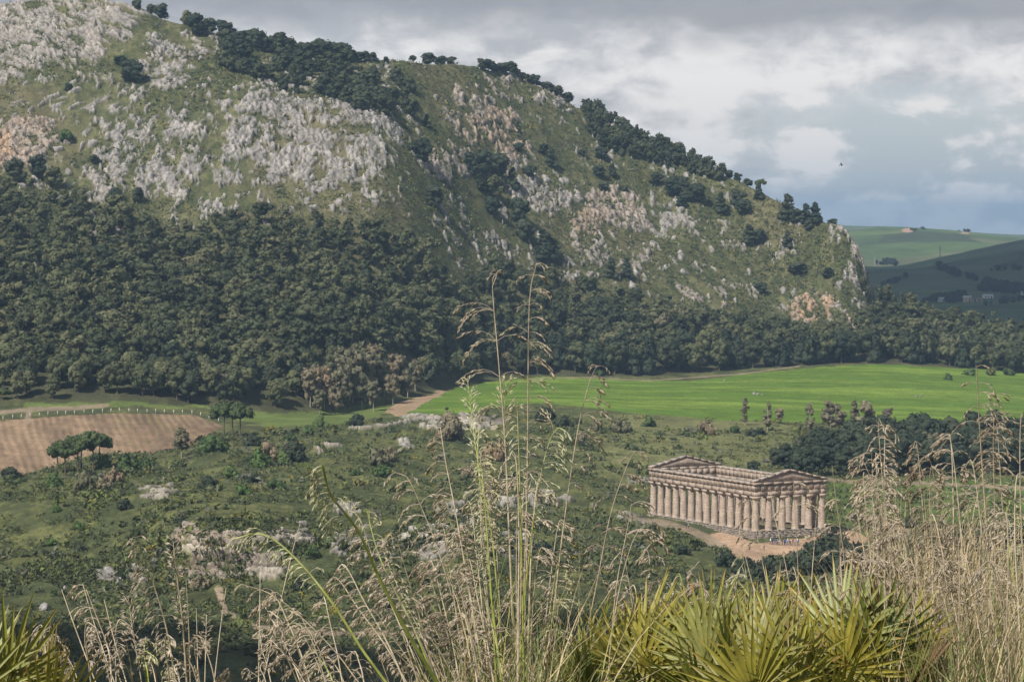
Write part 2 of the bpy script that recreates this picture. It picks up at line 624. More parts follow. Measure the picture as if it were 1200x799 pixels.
mount = sstep(np.repeat(tr[:, None], NC, 1), tk[7] + 10, tk[8])     # 1 on the open mountain side
valley = 1 - sstep(np.repeat(tr[:, None], NC, 1), tk[6] - 25, tk[6])
ridge_row = np.repeat(tr[:, None], NC, 1) > tk[10]
# gullies and lumps
ZB = ZB + mount * (fbm(XB / 55, YB / 120, 4, 3) - 0.5) * 13 * (1 - 0.7 * sstep(np.repeat(tr[:, None], NC, 1), tk[9] + 100, tk[10]))
ZB = ZB + mount * (fbm(XB / 14, YB / 26, 3, 9) - 0.5) * 2.6
ZB = ZB + valley * (fbm(XB / 30, YB / 45, 4, 5) - 0.5) * 5.0 * sstep(YB, 560, 640) * (1 - 0.75 * sstep(ST, 620, 760))
# level ground for the temple
TX, TY, TZ = 66.6, 838.0, -85.9
TA = math.radians(27.0)
ux, uy = -math.sin(TA), math.cos(TA)          # along the flank, away from the camera
wx, wy = math.cos(TA), math.sin(TA)           # along the facade, to the right
lu = (XB - TX) * ux + (YB - TY) * uy
lw = (XB - TX) * wx + (YB - TY) * wy
dout = np.hypot(np.maximum(np.maximum(-4 - lu, lu - 62), 0), np.maximum(np.maximum(-4 - lw, lw - 27), 0))
flat = 1 - sstep(dout, 2, 30)
ZB = ZB * (1 - flat) + (TZ + 1.5 * sstep(lu, 2, 34)) * flat
PY = py_from(ZB, YB)

# ---- what covers the ground, as regions of the land
jx = (fbm(XB / 9, YB / 22, 3, 21) - 0.5) * 14
jy = (fbm(XB / 9, YB / 22, 3, 22) - 0.5) * 7
SX, SY = ST + jx, PY + jy
near_part = np.repeat(tr[:, None], NC, 1) < tk[7] + 6     # everything this side of the forest
FIELD = [(470, 487), (500, 468), (535, 455), (570, 448), (640, 441), (740, 444), (805, 447), (870, 439), (960, 430), (1020, 427), (1100, 430), (1260, 437),
         (1260, 497), (1100, 497), (1040, 497), (960, 495), (840, 492), (720, 482), (640, 472), (600, 474), (540, 484)]
PLOUGH = [(-300, 500), (0, 493), (60, 488), (140, 484), (228, 486), (262, 499), (228, 521), (182, 531), (112, 531), (62, 546), (0, 566), (-300, 580)]
GRASSY = [(30, 485), (60, 479), (150, 476), (245, 480), (270, 492), (330, 500), (420, 494), (470, 480), (440, 470), (395, 480), (330, 484), (250, 478), (140, 470), (30, 474)]
BARE = [(452, 484), (468, 471), (500, 462), (528, 457), (500, 470), (470, 489)]
PLAZA = [(825, 628), (850, 622), (886, 636), (968, 626), (988, 618), (1006, 622), (1024, 634), (1016, 642), (990, 640), (955, 646), (915, 655), (890, 662), (858, 652)]
f_field = inside(FIELD, ST + jx * 0.25, PY + jy * 0.25) & near_part
f_plough = inside(PLOUGH, ST + jx * 0.25, PY + jy * 0.2) & near_part
f_grassy = inside(GRASSY, SX, SY) & near_part
f_bare = inside(BARE, SX, SY) & near_part
f_plaza = inside(PLAZA, ST + jx * 0.4, PY + jy * 0.4) & near_part
below = PY > 470
road = np.minimum.reduce([
    line_dist([(742, 609), (775, 612), (812, 622), (845, 640)], ST, PY, 2.2) / 9.0,
    line_dist([(968, 562), (1010, 565), (1075, 566), (1200, 572)], ST, PY, 2.5) / 5.0,
    line_dist([(1000, 606), (1040, 612), (1058, 622), (1052, 633), (1035, 636)], ST, PY, 2.2) / 10.0,
    line_dist([(256, 690), (262, 716), (300, 734), (380, 742), (480, 743), (620, 752)], ST, PY, 1.6) / 4.6,
    line_dist([(0, 483), (30, 480), (90, 478), (124, 475)], ST, PY, 2.0) / 5.0,
    line_dist([(36, 480), (32, 494)], ST, PY, 1.0) / 3.5,
    line_dist([(620, 444), (680, 442), (760, 446), (870, 438), (935, 429)], ST, PY, 3.0) / 2.2,
])
road = (1 - sstep(road + (fbm(XB / 3, YB / 6, 2, 31) - 0.5) * 0.5, 0.75, 1.1)) * near_part

# ---- rock outcrops: (column, row, half width, half height, strength, orange)
BLOBS = [
 (290, 185, 190, 84, 0.62, 0.0), (180, 175, 95, 66, 0.52, 0.0), (420, 170, 70, 50, 0.74, 0.0), (330, 140, 120, 40, 0.7, 0.0), (300, 240, 150, 30, 0.4, 0.0),
 (60, 30, 110, 52, 0.8, 0.1), (10, 60, 60, 45, 0.6, 0.1), (196, 76, 30, 34, 0.78, 0.0), (30, 165, 45, 32, 0.72, 0.5), (5, 175, 22, 20, 0.8, 0.9), (120, 222, 26, 34, 0.62, 0.1),
 (240, 50, 30, 18, 0.4, 0.0), (100, 110, 80, 30, 0.22, 0.0), (150, 130, 60, 30, 0.4, 0.0),
 (525, 190, 36, 26, 0.62, 0.35), (575, 150, 40, 26, 0.6, 0.8), (545, 115, 40, 22, 0.4, 0.55), (590, 110, 40, 24, 0.4, 0.4), (640, 110, 36, 18, 0.5, 0.1),
 (600, 180, 24, 16, 0.6, 0.7),
 (625, 222, 26, 24, 0.82, 0.05), (655, 240, 30, 22, 0.8, 0.1), (690, 262, 28, 18, 0.72, 0.75), (715, 240, 36, 22, 0.85, 0.4), (745, 258, 24, 18, 0.8, 0.2), (680, 285, 30, 12, 0.45, 0.3),
 (592, 255, 10, 22, 0.72, 0.0), (530, 255, 30, 30, 0.4, 0.0), (560, 290, 40, 22, 0.35, 0.0), (670, 320, 40, 12, 0.6, 0.0), (790, 262, 40, 20, 0.55, 0.05), (840, 275, 40, 20, 0.3, 0.2),
 (720, 300, 50, 22, 0.35, 0.3), (830, 340, 60, 16, 0.42, 0.35), (760, 290, 20, 20, 0.3, 0.1),
 (952, 362, 34, 17, 0.95, 0.9), (1002, 300, 15, 40, 0.92, 0.15), (1014, 345, 11, 36, 0.9, 0.15), (985, 268, 10, 12, 0.7, 0.0), (900, 290, 60, 10, 0.3, 0.1), (850, 225, 40, 12, 0.25, 0.1), (1005, 385, 16, 14, 0.6, 0.7),
 # the ravine and the ledges of the valley
 (270, 655, 66, 38, 0.95, 0.25), (225, 628, 32, 14, 0.9, 0.3), (340, 632, 40, 15, 0.9, 0.1), (315, 668, 26, 20, 0.9, 0.2),
 (130, 675, 28, 15, 0.45, 0.0), (165, 682, 18, 9, 0.42, 0.0), (60, 710, 30, 12, 0.36, 0.0), (190, 576, 26, 8, 0.7, 0.15), (410, 600, 24, 10, 0.5, 0.0),
 (425, 636, 55, 16, 0.7, 0.0), (500, 640, 60, 20, 0.8, 0.05), (560, 596, 50, 22, 0.55, 0.0), (600, 640, 40, 16, 0.6, 0.0), (640, 590, 40, 14, 0.45, 0.0),
 (440, 502, 40, 5, 1.0, 0.1), (500, 497, 50, 6, 1.0, 0.1), (560, 494, 40, 7, 1.0, 0.15), (375, 521, 20, 8, 0.6, 0.5), (474, 522, 9, 8, 0.9, 0.0),
 (720, 560, 60, 16, 0.18, 0.0), (700, 600, 60, 20, 0.2, 0.0),
]
R = np.zeros_like(PY)
ORG = np.zeros_like(PY)
bx = ST + (fbm(XB / 11, YB / 22, 3, 41) - 0.5) * 34
by = PY + (fbm(XB / 11, YB / 22, 3, 42) - 0.5) * 22
for cx, cy, rx, ry, st, og in BLOBS:
    same = (cy > 470) == below
    w = (1 - sstep(np.hypot((bx - cx) / rx, (by - cy) / ry), 0.62, 1.12)) * st * same
    R = np.maximum(R, w)
    ORG = np.maximum(ORG, w * og)
sparse = mount * 0.16 * sstep(fbm(XB / 30, YB / 55, 3, 51), 0.42, 0.62)
R = np.maximum(R, sparse)
R = np.where(f_field | f_plough | f_plaza, 0, R)
R = R * np.where(below, np.clip(0.6 + 0.7 * fbm(XB / 13, YB / 30, 4, 55), 0.3, 1.1), np.clip(0.2 + 1.45 * fbm(XB / 13, YB / 30, 4, 55), 0.3, 1.06))
band = fbm(XB / 42, (ZB + 0.12 * XB) / 5.5 + fbm(XB / 25, YB / 40, 2, 57) * 2.0, 3, 58)
R = np.where(below, R, R * np.clip(0.15 + 1.75 * band, 0.45, 1.18))

# upright blocks on the mountain, flat-lying beds in the ravine
HX = XB + 0.55 * (YB - 1600) * sstep(190 - ST, 0, 90) * sstep(130 - PY, 0, 40)
VV = np.where(below, ZB * 1.0 + YB * 0.05, YB * 0.5)
UX = np.where(below, XB / 6.5, HX / 2.9)
UV = np.where(below, VV / 1.0, VV / 3.2)
warp = (fbm(XB / 6, YB / 9, 3, 61) - 0.5)
f1, f2, r1, r2 = worley(UX + warp * 1.1, UV + warp * 0.9, 71)
d1 = np.clip((f2 - f1) * 1.9, 0, 1)
b1 = np.power(d1, 0.6)
g1, g2, q1, q2 = worley(UX * 2.6 + warp * 2, UV * 2.4 - warp, 81)
d2 = np.clip((g2 - g1) * 2.0, 0, 1)
b2 = np.power(d2, 0.6)
patchy = fbm(UX * 0.8 + warp, UV * 0.8, 5, 83, 0.66)
rm = sstep(R - 0.49 + (patchy - 0.5) * 2.2, -0.03, 0.08)
single = (r1 < 0.10 * mount * (1 - ridge_row) + 0.03 * valley * (1 - below * 0)) & (R < 0.3) & (R > 0.02)      # lone stones
rm = np.maximum(rm, single * sstep(b1, 0.35, 0.6) * (r2 > 0.3))
rm = rm * (R > 0.02)
rock = rm * (0.25 + 0.75 * sstep(np.minimum(d1 * 1.2, d2 + 0.12), 0.05, 0.22))
big = np.clip(R, 0, 1)
hgt = rm * (0.5 + b1 * (0.5 + 2.3 * r2) * (0.45 + 0.6 * big) + b2 * (0.2 + 0.9 * q2) * 0.7)
beds = fbm(XB / 16, ZB * 1.15 + fbm(XB / 9, YB / 9, 2, 87) * 1.5, 3, 86)
hgt = np.where(below, hgt * 0.5 + rm * (beds - 0.42) * 6.0, hgt * 1.12)
hgt += rm * (fbm(XB * 1.1, YB * 0.55, 3, 91) - 0.5) * 1.0
rough_ground = (fbm(XB / 2.6, YB / 4.5, 3, 95) - 0.5) * (0.9 * mount + 0.7 * valley)
rough_ground *= ~(f_field | f_plough | f_plaza) * (1 - road)
edge_fade = sstep(np.repeat(tr[:, None], NC, 1), 0, 12)
VX = XB.copy()
VY = YB - hgt * 0.62
VZ = ZB + hgt * 0.66 + rough_ground * edge_fade
rows_q = XB + 0.2 * YB + (fbm(XB / 12, YB / 40, 2, 97) - 0.5) * 2.0
furrow = np.cos(rows_q / 3.0 * 2 * math.pi) * np.clip(2.2 * fbm(XB / 7, YB / 30, 3, 98) - 0.3, 0.1, 1)
VZ += f_plough * furrow * 0.09

# ---- base colours
def C(*c):
    return np.array(c, float)


nz = fbm(XB / 7, YB / 14, 4, 101)[..., None]
nf = fbm(XB / 2.0, YB / 3.2, 3, 105)[..., None]
nl = fbm(XB / 45, YB / 80, 3, 107)[..., None]
grass_m = C(0.074, 0.078, 0.034) * (1 - sstep(nz, 0.40, 0.62)) + C(0.112, 0.108, 0.050) * sstep(nz, 0.40, 0.62)
grass_m = grass_m * (1 - 0.65 * sstep(nf, 0.50, 0.66)) + C(0.045, 0.055, 0.024) * 0.65 * sstep(nf, 0.50, 0.66)
grass_m = grass_m * (1 - 0.45 * sstep(nl, 0.52, 0.68)) + C(0.145, 0.120, 0.066) * 0.45 * sstep(nl, 0.52, 0.68)
grass_v = C(0.062, 0.070, 0.029) * (1 - sstep(nz, 0.38, 0.6)) + C(0.108, 0.112, 0.041) * sstep(nz, 0.38, 0.6)
grass_v = grass_v * (1 - 0.6 * sstep(nf, 0.5, 0.64)) + C(0.040, 0.050, 0.022) * 0.6 * sstep(nf, 0.5, 0.64)
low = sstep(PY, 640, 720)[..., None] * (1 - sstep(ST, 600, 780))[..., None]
grass_v = grass_v * (1 - 0.45 * low) + C(0.040, 0.050, 0.026) * 0.45 * low  # shade on the lower-left slope, and its dark brush, put into the colour
olive = (sstep(ST, 640, 740) * (1 - sstep(ST, 900, 960)) * (1 - sstep(np.abs(PY - 520), 24, 44)))[..., None] * below[..., None]
grass_v = grass_v * (1 - olive * 0.75) + (C(0.15, 0.15, 0.062) * (0.7 + 0.6 * nz)) * olive * 0.75
mead = (sstep(ST, 955, 985) * (1 - sstep(np.abs(PY - 588), 22, 30)))[..., None] * below[..., None]
grass_v = grass_v * (1 - mead) + (C(0.085, 0.12, 0.030) * (0.8 + 0.4 * nz)) * mead
fm = mount[..., None]
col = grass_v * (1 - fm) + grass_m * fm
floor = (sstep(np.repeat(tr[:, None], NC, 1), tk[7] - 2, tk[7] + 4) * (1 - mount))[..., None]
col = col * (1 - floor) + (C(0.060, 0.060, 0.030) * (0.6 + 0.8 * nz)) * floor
drift = fbm(XB / 60 + 0.02 * YB, YB / 17, 5, 111, 0.6)[..., None]  # faint streaks of shade and tractor lines, put into the field colour
col = np.where(f_field[..., None], C(0.088, 0.146, 0.022) * (1 - sstep(drift, 0.40, 0.64)) + C(0.140, 0.204, 0.034) * sstep(drift, 0.42, 0.66), col)
col = np.where(f_field[..., None], col * (0.90 + 0.2 * fbm(XB / 3.0, YB / 18, 3, 117)[..., None]), col)
soil = C(0.235, 0.162, 0.102) * (1.12 - 0.22 * sstep(ST, 40, 150))[..., None] * (0.6 + 0.8 * fbm(XB / 9 + 0.2 * YB / 9, YB / 70, 4, 119)[..., None]) * (0.8 + 0.4 * fbm(XB / 2.6, YB / 16, 3, 116)[..., None]) * (0.92 + 0.17 * furrow[..., None] * sstep(nl, 0.3, 0.6))
vine = (sstep(furrow, 0.55, 0.95) * sstep(ST + (nl[..., 0] - 0.5) * 120, 60, 150) * sstep(fbm(XB / 2, YB / 12, 2, 113), 0.42, 0.55))[..., None]
soil = soil * (1 - 0.7 * vine) + C(0.165, 0.165, 0.05) * 0.7 * vine
col = np.where(f_plough[..., None], soil, col)
col = np.where((f_grassy & ~f_plough)[..., None], C(0.105, 0.135, 0.038) * (0.75 + 0.5 * nz), col)
col = np.where(f_bare[..., None], C(0.27, 0.19, 0.12) * (0.8 + 0.4 * nz), col)
col = np.where(f_plaza[..., None], C(0.33, 0.225, 0.145) * (0.7 + 0.6 * nz), col)
rd = road[..., None]
col = col * (1 - rd * 0.85) + C(0.235, 0.18, 0.125) * (0.75 + 0.5 * nz) * rd * 0.85
rk = rock[..., None]
grey = np.where(below[..., None], C(0.27, 0.245, 0.21), C(0.25, 0.23, 0.212)) * (0.55 + 0.80 * fbm(XB / 1.6, YB / 3.0, 3, 121)[..., None]) * (0.84 + 0.32 * r2[..., None])
grey = np.where(below[..., None], grey * (0.15 + 1.5 * beds[..., None]), grey)
og = np.clip(ORG * (0.4 + 1.2 * fbm(XB / 5, YB / 8, 3, 125)), 0, 1)[..., None]
grey = grey * (1 - og) + C(0.33, 0.215, 0.135) * (0.75 + 0.5 * nf) * og
col = col * (1 - rk) + grey * rk
shade_maquis = sstep(fbm(XB / 14, YB / 22, 3, 131), 0.40, 0.62) * sstep(PY, 640, 690) * (1 - sstep(ST, 640, 820)) * (1 - rock) * (1 - road)
col = col * (1 - 0.45 * shade_maquis[..., None])  # darkens the colour further for the shaded lower slope and its brush
col = np.clip(col, 0.004, 0.7)


def grid_faces(nr, nc):
    i = np.arange(nr - 1)[:, None] * nc + np.arange(nc - 1)[None, :]
    return np.stack([i, i + 1, i + nc + 1, i + nc], -1).reshape(-1, 4)


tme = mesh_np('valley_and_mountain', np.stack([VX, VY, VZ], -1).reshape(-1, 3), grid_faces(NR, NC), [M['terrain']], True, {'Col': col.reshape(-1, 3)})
tag(link('terrain', tme), 'rocky mountainside above a green valley', None, None, 'structure')


def col_index(s):
    return int(np.clip(np.searchsorted(scol, s), 0, NC - 1))


def ground_px(px, py, lo=0, hi=None):
    """first ground seen at picture column px, row py, between table lines lo and hi"""
    j = col_index(px)
    a = tk[lo]
    b = NR - 1 if hi is None else tk[hi]
    c = PY[a:b + 1, j]
    k = np.argmax(c <= py)
    if not (c <= py).any():
        k = len(c) - 1
    k += a
    return np.array([XB[k, j], YB[k, j], ZB[k, j]])


def ground_xy(X, Y):
    s = 600 + X / (Y * KX)
    j = col_index(s)
    return float(np.interp(Y, YB[:, j], ZB[:, j]))


# ------------------------------------------------------------------ far land and far hills on the right
def far_land():
    s = np.concatenate([np.arange(-900, 900, 30.0), np.arange(900, 1240, 2.0), np.arange(1240, 2600, 30.0)])
    ks = [-900, 900, 990, 1030, 1060, 1085, 1120, 1165, 1200, 1300, 2600]
    lines = [
        (2380, [402] * 11),
        (3000, [392, 392, 388, 386, 384, 382, 380, 378, 376, 374, 374]),
        (3300, [366, 366, 364, 362, 360, 359, 358, 357, 357, 357, 357]),
        (3800, [338, 338, 336, 336, 336, 338, 340, 341, 340, 338, 338]),
        (4400, [320, 320, 314, 312, 311, 309, 303, 296, 290, 284, 284]),
        (4650, [326, 326, 320, 318, 317, 315, 309, 302, 296, 290, 290]),
        (5300, [316, 316, 314, 314, 313, 308, 300, 292, 285, 283, 283]),
        (5700, [312, 312, 310, 311, 311, 307, 299, 288, 280, 276, 276]),
        (6000, [315, 315, 312, 313, 313, 311, 304, 294, 286, 282, 282]),
        (6900, [282, 280, 279, 277, 277, 278, 280, 285, 289, 290, 290]),
        (7300, [276, 274, 272, 266, 266, 268, 270, 277, 281, 284, 284]),
        (7700, [280, 279, 277, 271, 271, 273, 275, 282, 286, 289, 289]),
        (11000, [268, 266, 263, 264, 268, 270, 272, 274, 275, 276, 276]),
        (11800, [272, 270, 267, 268, 272, 274, 276, 278, 279, 280, 280]),
        (15500, [276] * 11),
    ]
    nb = [20, 24, 30, 40, 8, 24, 26, 8, 40, 26, 6, 20, 6, 6]
    YL = np.array([l[0] for l in lines], float)
    PL = np.stack([np.interp(s, ks, l[1]) for l in lines], 0)
    t0 = np.concatenate([[0], np.cumsum(nb)])
    t = np.arange(t0[-1] + 1)
    y1 = np.interp(t, t0, YL)
    ZL = z_from(PL, YL[:, None])
    Zf = np.stack([np.interp(t, t0, ZL[:, j]) for j in range(len(s))], 1)
    Yf = np.repeat(y1[:, None], len(s), 1)
    Zf = blur_cols(blur_rows(Zf, 1, 1), 2, 2)
    Xf = x_from(s[None, :], Yf)
    Zf = Zf + (fbm(Xf / 260, Yf / 420, 4, 201) - 0.5) * 14 * sstep(Yf, 2600, 3600)
    Zf = np.maximum(Zf, -174)
    w1, w2, ra, rb = worley(Xf / 190 + 3 * fbm(Xf / 300, Yf / 300, 2, 203), Yf / 420, 205)
    c = np.where((ra < 0.5)[..., None], C(0.085, 0.12, 0.045), C(0.115, 0.155, 0.05))
    c = np.where((ra > 0.82)[..., None], C(0.115, 0.125, 0.06), c)
    c = np.where((rb > 0.86)[..., None], C(0.06, 0.075, 0.035), c)
    c = c * (0.8 + 0.4 * fbm(Xf / 60, Yf / 120, 3, 207)[..., None])
    pyf = py_from(Zf, Yf)
    quarry = (1 - sstep(np.hypot((s[None, :] - 1062) / 8, (pyf - 270) / 3.0), 0.6, 1.1)) * (Yf > 6500)
    quarry = np.maximum(quarry, 0.7 * (1 - sstep(np.hypot((s[None, :] - 1129) / 6, (pyf - 273) / 2.0), 0.6, 1.1)) * (Yf > 6500))
    c = c * (1 - quarry[..., None]) + C(0.42, 0.27, 0.19) * quarry[..., None]
    me = mesh_np('far_hills', np.stack([Xf, Yf, Zf], -1).reshape(-1, 3), grid_faces(len(t), len(s)), [M['hills']], True, {'Col': c.reshape(-1, 3)})
    tag(link('hills', me), 'green farmed hills fading into haze beyond the mountain', None, None, 'structure')
    return s, t, Xf, Yf, Zf, pyf


FS, FT, FXX, FYY, FZZ, FPP = far_land()


def far_px(px, py, ymin=2380):
    j = int(np.clip(np.searchsorted(FS, px), 0, len(FS) - 1))
    ok = (FPP[:, j] <= py) & (FYY[:, j] >= ymin)
    k = int(np.argmax(ok))
    return np.array([FXX[k, j], FYY[k, j], FZZ[k, j]])


# ground sheet to the horizon
gs = 26
gx = np.concatenate([-np.geomspace(22000, 300, gs), np.geomspace(300, 22000, gs)])
gy = np.concatenate([np.linspace(-3000, 2000, 10), np.geomspace(2300, 30000, gs)])
GX, GY = np.meshgrid(gx, gy)
GC = np.ones(GX.shape + (3,)) * C(0.085, 0.11, 0.045) * (0.8 + 0.4 * fbm(GX / 900, GY / 900, 3, 301)[..., None])
gme = mesh_np('ground', np.stack([GX, GY, np.full(GX.shape, -176.0)], -1).reshape(-1, 3), grid_faces(len(gy), len(gx)), [M['hills']], True, {'Col': GC.reshape(-1, 3)})
tag(link('ground', gme), 'open plain reaching the horizon', None, None, 'structure')


# the hillside the camera stands on
def near_z(X, Y):
    X, Y = np.asarray(X, float), np.asarray(Y, float)
    z = np.interp(Y, [-80, 0, 13.2, 17, 100, 250, 445], [3.0, -1.66, -2.08, -3.2, -31, -54, -71.2])
    z = z + 0.30 * np.exp(-((X - 1.55) / 0.5) ** 2 - ((Y - 11.5) / 1.6) ** 2)
    z = z + (fbm(X / 1.7, Y / 1.7, 3, 311) - 0.5) * 0.16 * (np.abs(Y - 6) < 40)
    return z


nx = np.concatenate([np.linspace(-240, -6, 40), np.linspace(-5.8, 5.8, 140), np.linspace(6, 240, 40)])
ny = np.concatenate([np.linspace(-80, -1, 20), np.linspace(-0.5, 20, 160), np.linspace(21, 445, 80)])
NX, NY = np.meshgrid(nx, ny)
NZ = near_z(NX, NY) + 4.0 * sstep(np.abs(NX), 60, 240) * 0
ncol = C(0.085, 0.11, 0.025) * (0.7 + 0.6 * fbm(NX / 0.5, NY / 0.5, 3, 321)[..., None])
dryp = sstep(fbm(NX / 0.8, NY / 0.8, 3, 323), 0.5, 0.65)[..., None]
ncol = ncol * (1 - dryp * 0.6) + C(0.17, 0.14, 0.075) * dryp * 0.6
nme = mesh_np('near_hillside', np.stack([NX, NY, NZ], -1).reshape(-1, 3), grid_faces(len(ny), len(nx)), [M['near']], True, {'Col': ncol.reshape(-1, 3)})
tag(link('hillside', nme), 'grassy near hillside under the palms and grasses', None, None, 'structure')

# ------------------------------------------------------------------ haze
def haze():
    mb = MB()
    mb.box((0, 13500, (-177.5 + 190) / 2), (22100, 16600, (177.5 + 190) / 2))
    m = bpy.data.materials.new('haze_air')
    m.use_nodes = True
    g = G(m.node_tree)
    out = g.n('ShaderNodeOutputMaterial')
    v = g.n('ShaderNodeVolumePrincipled')
    v.inputs['Color'].default_value = (0.5, 0.74, 1.0, 1)
    v.inputs['Density'].default_value = 0.7e-4
    v.inputs['Anisotropy'].default_value = 0.1
    g.put(out.inputs['Volume'], v.outputs[0])
    o = link('haze', mb.mesh('haze', [m]))
    tag(o, 'pale blue air between the camera and the far hills', None, None, 'stuff')


haze()


def cloud(c, r_, n, label, seed):
    r = np.random.default_rng(seed)
    vs, fs = [], []
    for i in range(n):
        a, d = r.uniform(0, 6.283), math.sqrt(r.uniform(0, 1))
        q = np.array([math.cos(a) * d * r_[0], math.sin(a) * d * r_[1], r.uniform(0, 0.6) * r_[2] * (1.1 - d)])
        s_ = r.uniform(0.24, 0.40) * min(r_[0], r_[1]) * (1.15 - 0.5 * d)
        th = np.linspace(0, 2 * math.pi, 17)[:-1]
        ph = np.linspace(-1.35, 1.35, 8)
        P_, T_ = np.meshgrid(ph, th, indexing='ij')
        k = s_ * r.uniform(0.9, 1.1, P_.shape)
        v = np.stack([k * np.cos(P_) * np.cos(T_), k * np.cos(P_) * np.sin(T_), 0.55 * k * np.maximum(np.sin(P_), -0.35)], -1).reshape(-1, 3) + q
        ii = np.arange(7)[:, None] * 16
        jj = np.arange(16)[None, :]
        j2 = (jj + 1) % 16
        f = np.stack([ii + jj, ii + j2, ii + 16 + j2, ii + 16 + jj], -1).reshape(-1, 4)
        vs.append(v)
        fs.append(f + i * 128)
    m = mat_plain('cloud_white', (0.85, 0.85, 0.86), 1.0, 0.0, 0.02, 0.002)
    o = link('cloud', mesh_np('cloud', np.concatenate(vs), np.concatenate(fs), [m], True), None, c)
    tag(o, label, None, None, 'stuff')


cloud((-485, -62, 700), (175, 110, 40), 30, 'small unseen cumulus cloud overhead, added to shade the near ravine', 8)  # out of view, added for the shadow it casts on the ravine
cloud((260, 3150, 950), (1000, 1750, 260), 85, 'unseen cumulus cloud over the far valley, added to shade the nearer far hills', 5)  # stands above the view, added so that its shadow covers the nearer hills

# ------------------------------------------------------------------ trees and bushes
_bm = bmesh.new()
bmesh.ops.create_icosphere(_bm, subdivisions=1, radius=1.0)
ICO0_V = np.array([v.co[:] for v in _bm.verts])
ICO0_F = np.array([[v.index for v in f.verts] for f in _bm.faces])
_bm.free()
_bm = bmesh.new()
bmesh.ops.create_icosphere(_bm, subdivisions=2, radius=1.0)
ICO1_V = np.array([v.co[:] for v in _bm.verts])
ICO1_F = np.array([[v.index for v in f.verts] for f in _bm.faces])
_bm.free()


def crown(r, shape, nl, leaves, lsize, fine=True):
    """crown of a plant one unit tall (umbrella: one unit to the top): leafy lumps with many loose leaf clumps around them"""
    c, rad = [], []
    tries = 0
    while len(c) < nl and tries < 4000:
        tries += 1
        if shape == 'round':
            p = r.normal(size=3)
            p /= np.linalg.norm(p)
            p *= r.uniform(0.45, 1.0)
            q = np.array([p[0] * 0.25, p[1] * 0.25, 0.55 + p[2] * 0.35])
            w = r.uniform(0.09, 0.16)
        elif shape == 'umbrella':
            a, d = r.uniform(0, 6.283), math.sqrt(r.uniform(0, 1))
            q = np.array([math.cos(a) * d * 0.36, math.sin(a) * d * 0.36, 0.75 + 0.14 * (1 - d * d) + r.uniform(-0.13, 0.03)])
            w = r.uniform(0.09, 0.14)
        elif shape == 'cone':
            h = r.uniform(0.10, 0.94)
            a = r.uniform(0, 6.283)
            d = 0.22 * (1.02 - h) ** 0.8 * r.uniform(0.5, 1.0)
            q = np.array([math.cos(a) * d, math.sin(a) * d, h])
            w = 0.035 + 0.10 * (1 - h) * r.uniform(0.7, 1.1)
        elif shape == 'column':
            h = r.uniform(0.16, 0.95)
            a = r.uniform(0, 6.283)
            d = 0.13 * math.sin(min(h * 1.1, 1) * 3.0) ** 0.5 * r.uniform(0.3, 1.0)
            q = np.array([math.cos(a) * d, math.sin(a) * d, h])
            w = r.uniform(0.03, 0.055)
        elif shape == 'loose':
            p = r.normal(size=3)
            p /= np.linalg.norm(p)
            p *= r.uniform(0.3, 1.0)
            q = np.array([p[0] * 0.27, p[1] * 0.27, 0.56 + p[2] * 0.36])
            w = r.uniform(0.06, 0.11)
        else:   # bush
            a, d = r.uniform(0, 6.283), math.sqrt(r.uniform(0, 1))
            q = np.array([math.cos(a) * d * 0.55, math.sin(a) * d * 0.55, 0.18 + 0.52 * (1 - d * d) * r.uniform(0.5, 1.1)])
            w = r.uniform(0.16, 0.30)
        c.append(q)
        rad.append(w)
    c, rad = np.array(c), np.array(rad)
    V0, F0 = (ICO1_V, ICO1_F) if fine else (ICO0_V, ICO0_F)
    flat = np.array([1, 1, 0.85]) if shape in ('round', 'umbrella', 'loose') else np.array([1, 1, 1.0])
    vv = c[:, None, :] + V0[None] * rad[:, None, None] * flat * r.uniform(0.72, 1.18, (len(c), len(V0), 1)) * 0.92
    ff = F0[None] + (np.arange(len(c)) * len(V0))[:, None, None]
    # leaf clumps: triangles on and around the lumps
    k = r.integers(0, len(c), leaves)
    d = r.normal(size=(leaves, 3))
    d[:, 2] += 0.25
    d /= np.linalg.norm(d, axis=1)[:, None]
    pos = c[k] + d * flat * (rad[k] * r.uniform(0.85, 1.32, leaves))[:, None]
    t1 = np.cross(d, r.normal(size=(leaves, 3)))
    t1 /= np.linalg.norm(t1, axis=1)[:, None] + 1e-9
    t2 = np.cross(d, t1) + d * r.uniform(-0.6, 0.9, (leaves, 1))
    sz = lsize * r.uniform(0.6, 1.35, (leaves, 1))
    a = pos - t1 * sz * 0.6 - t2 * sz * 0.4
    b = pos + t1 * sz * 0.6 - t2 * sz * 0.35
    e = pos + t2 * sz * 0.85 + t1 * sz * r.uniform(-0.3, 0.3, (leaves, 1))
    lv = np.stack([a, b, e], 1).reshape(-1, 3)
    lf = np.arange(leaves * 3).reshape(-1, 3) + vv.size // 3
    return np.concatenate([vv.reshape(-1, 3), lv]), np.concatenate([ff.reshape(-1, 3), lf])


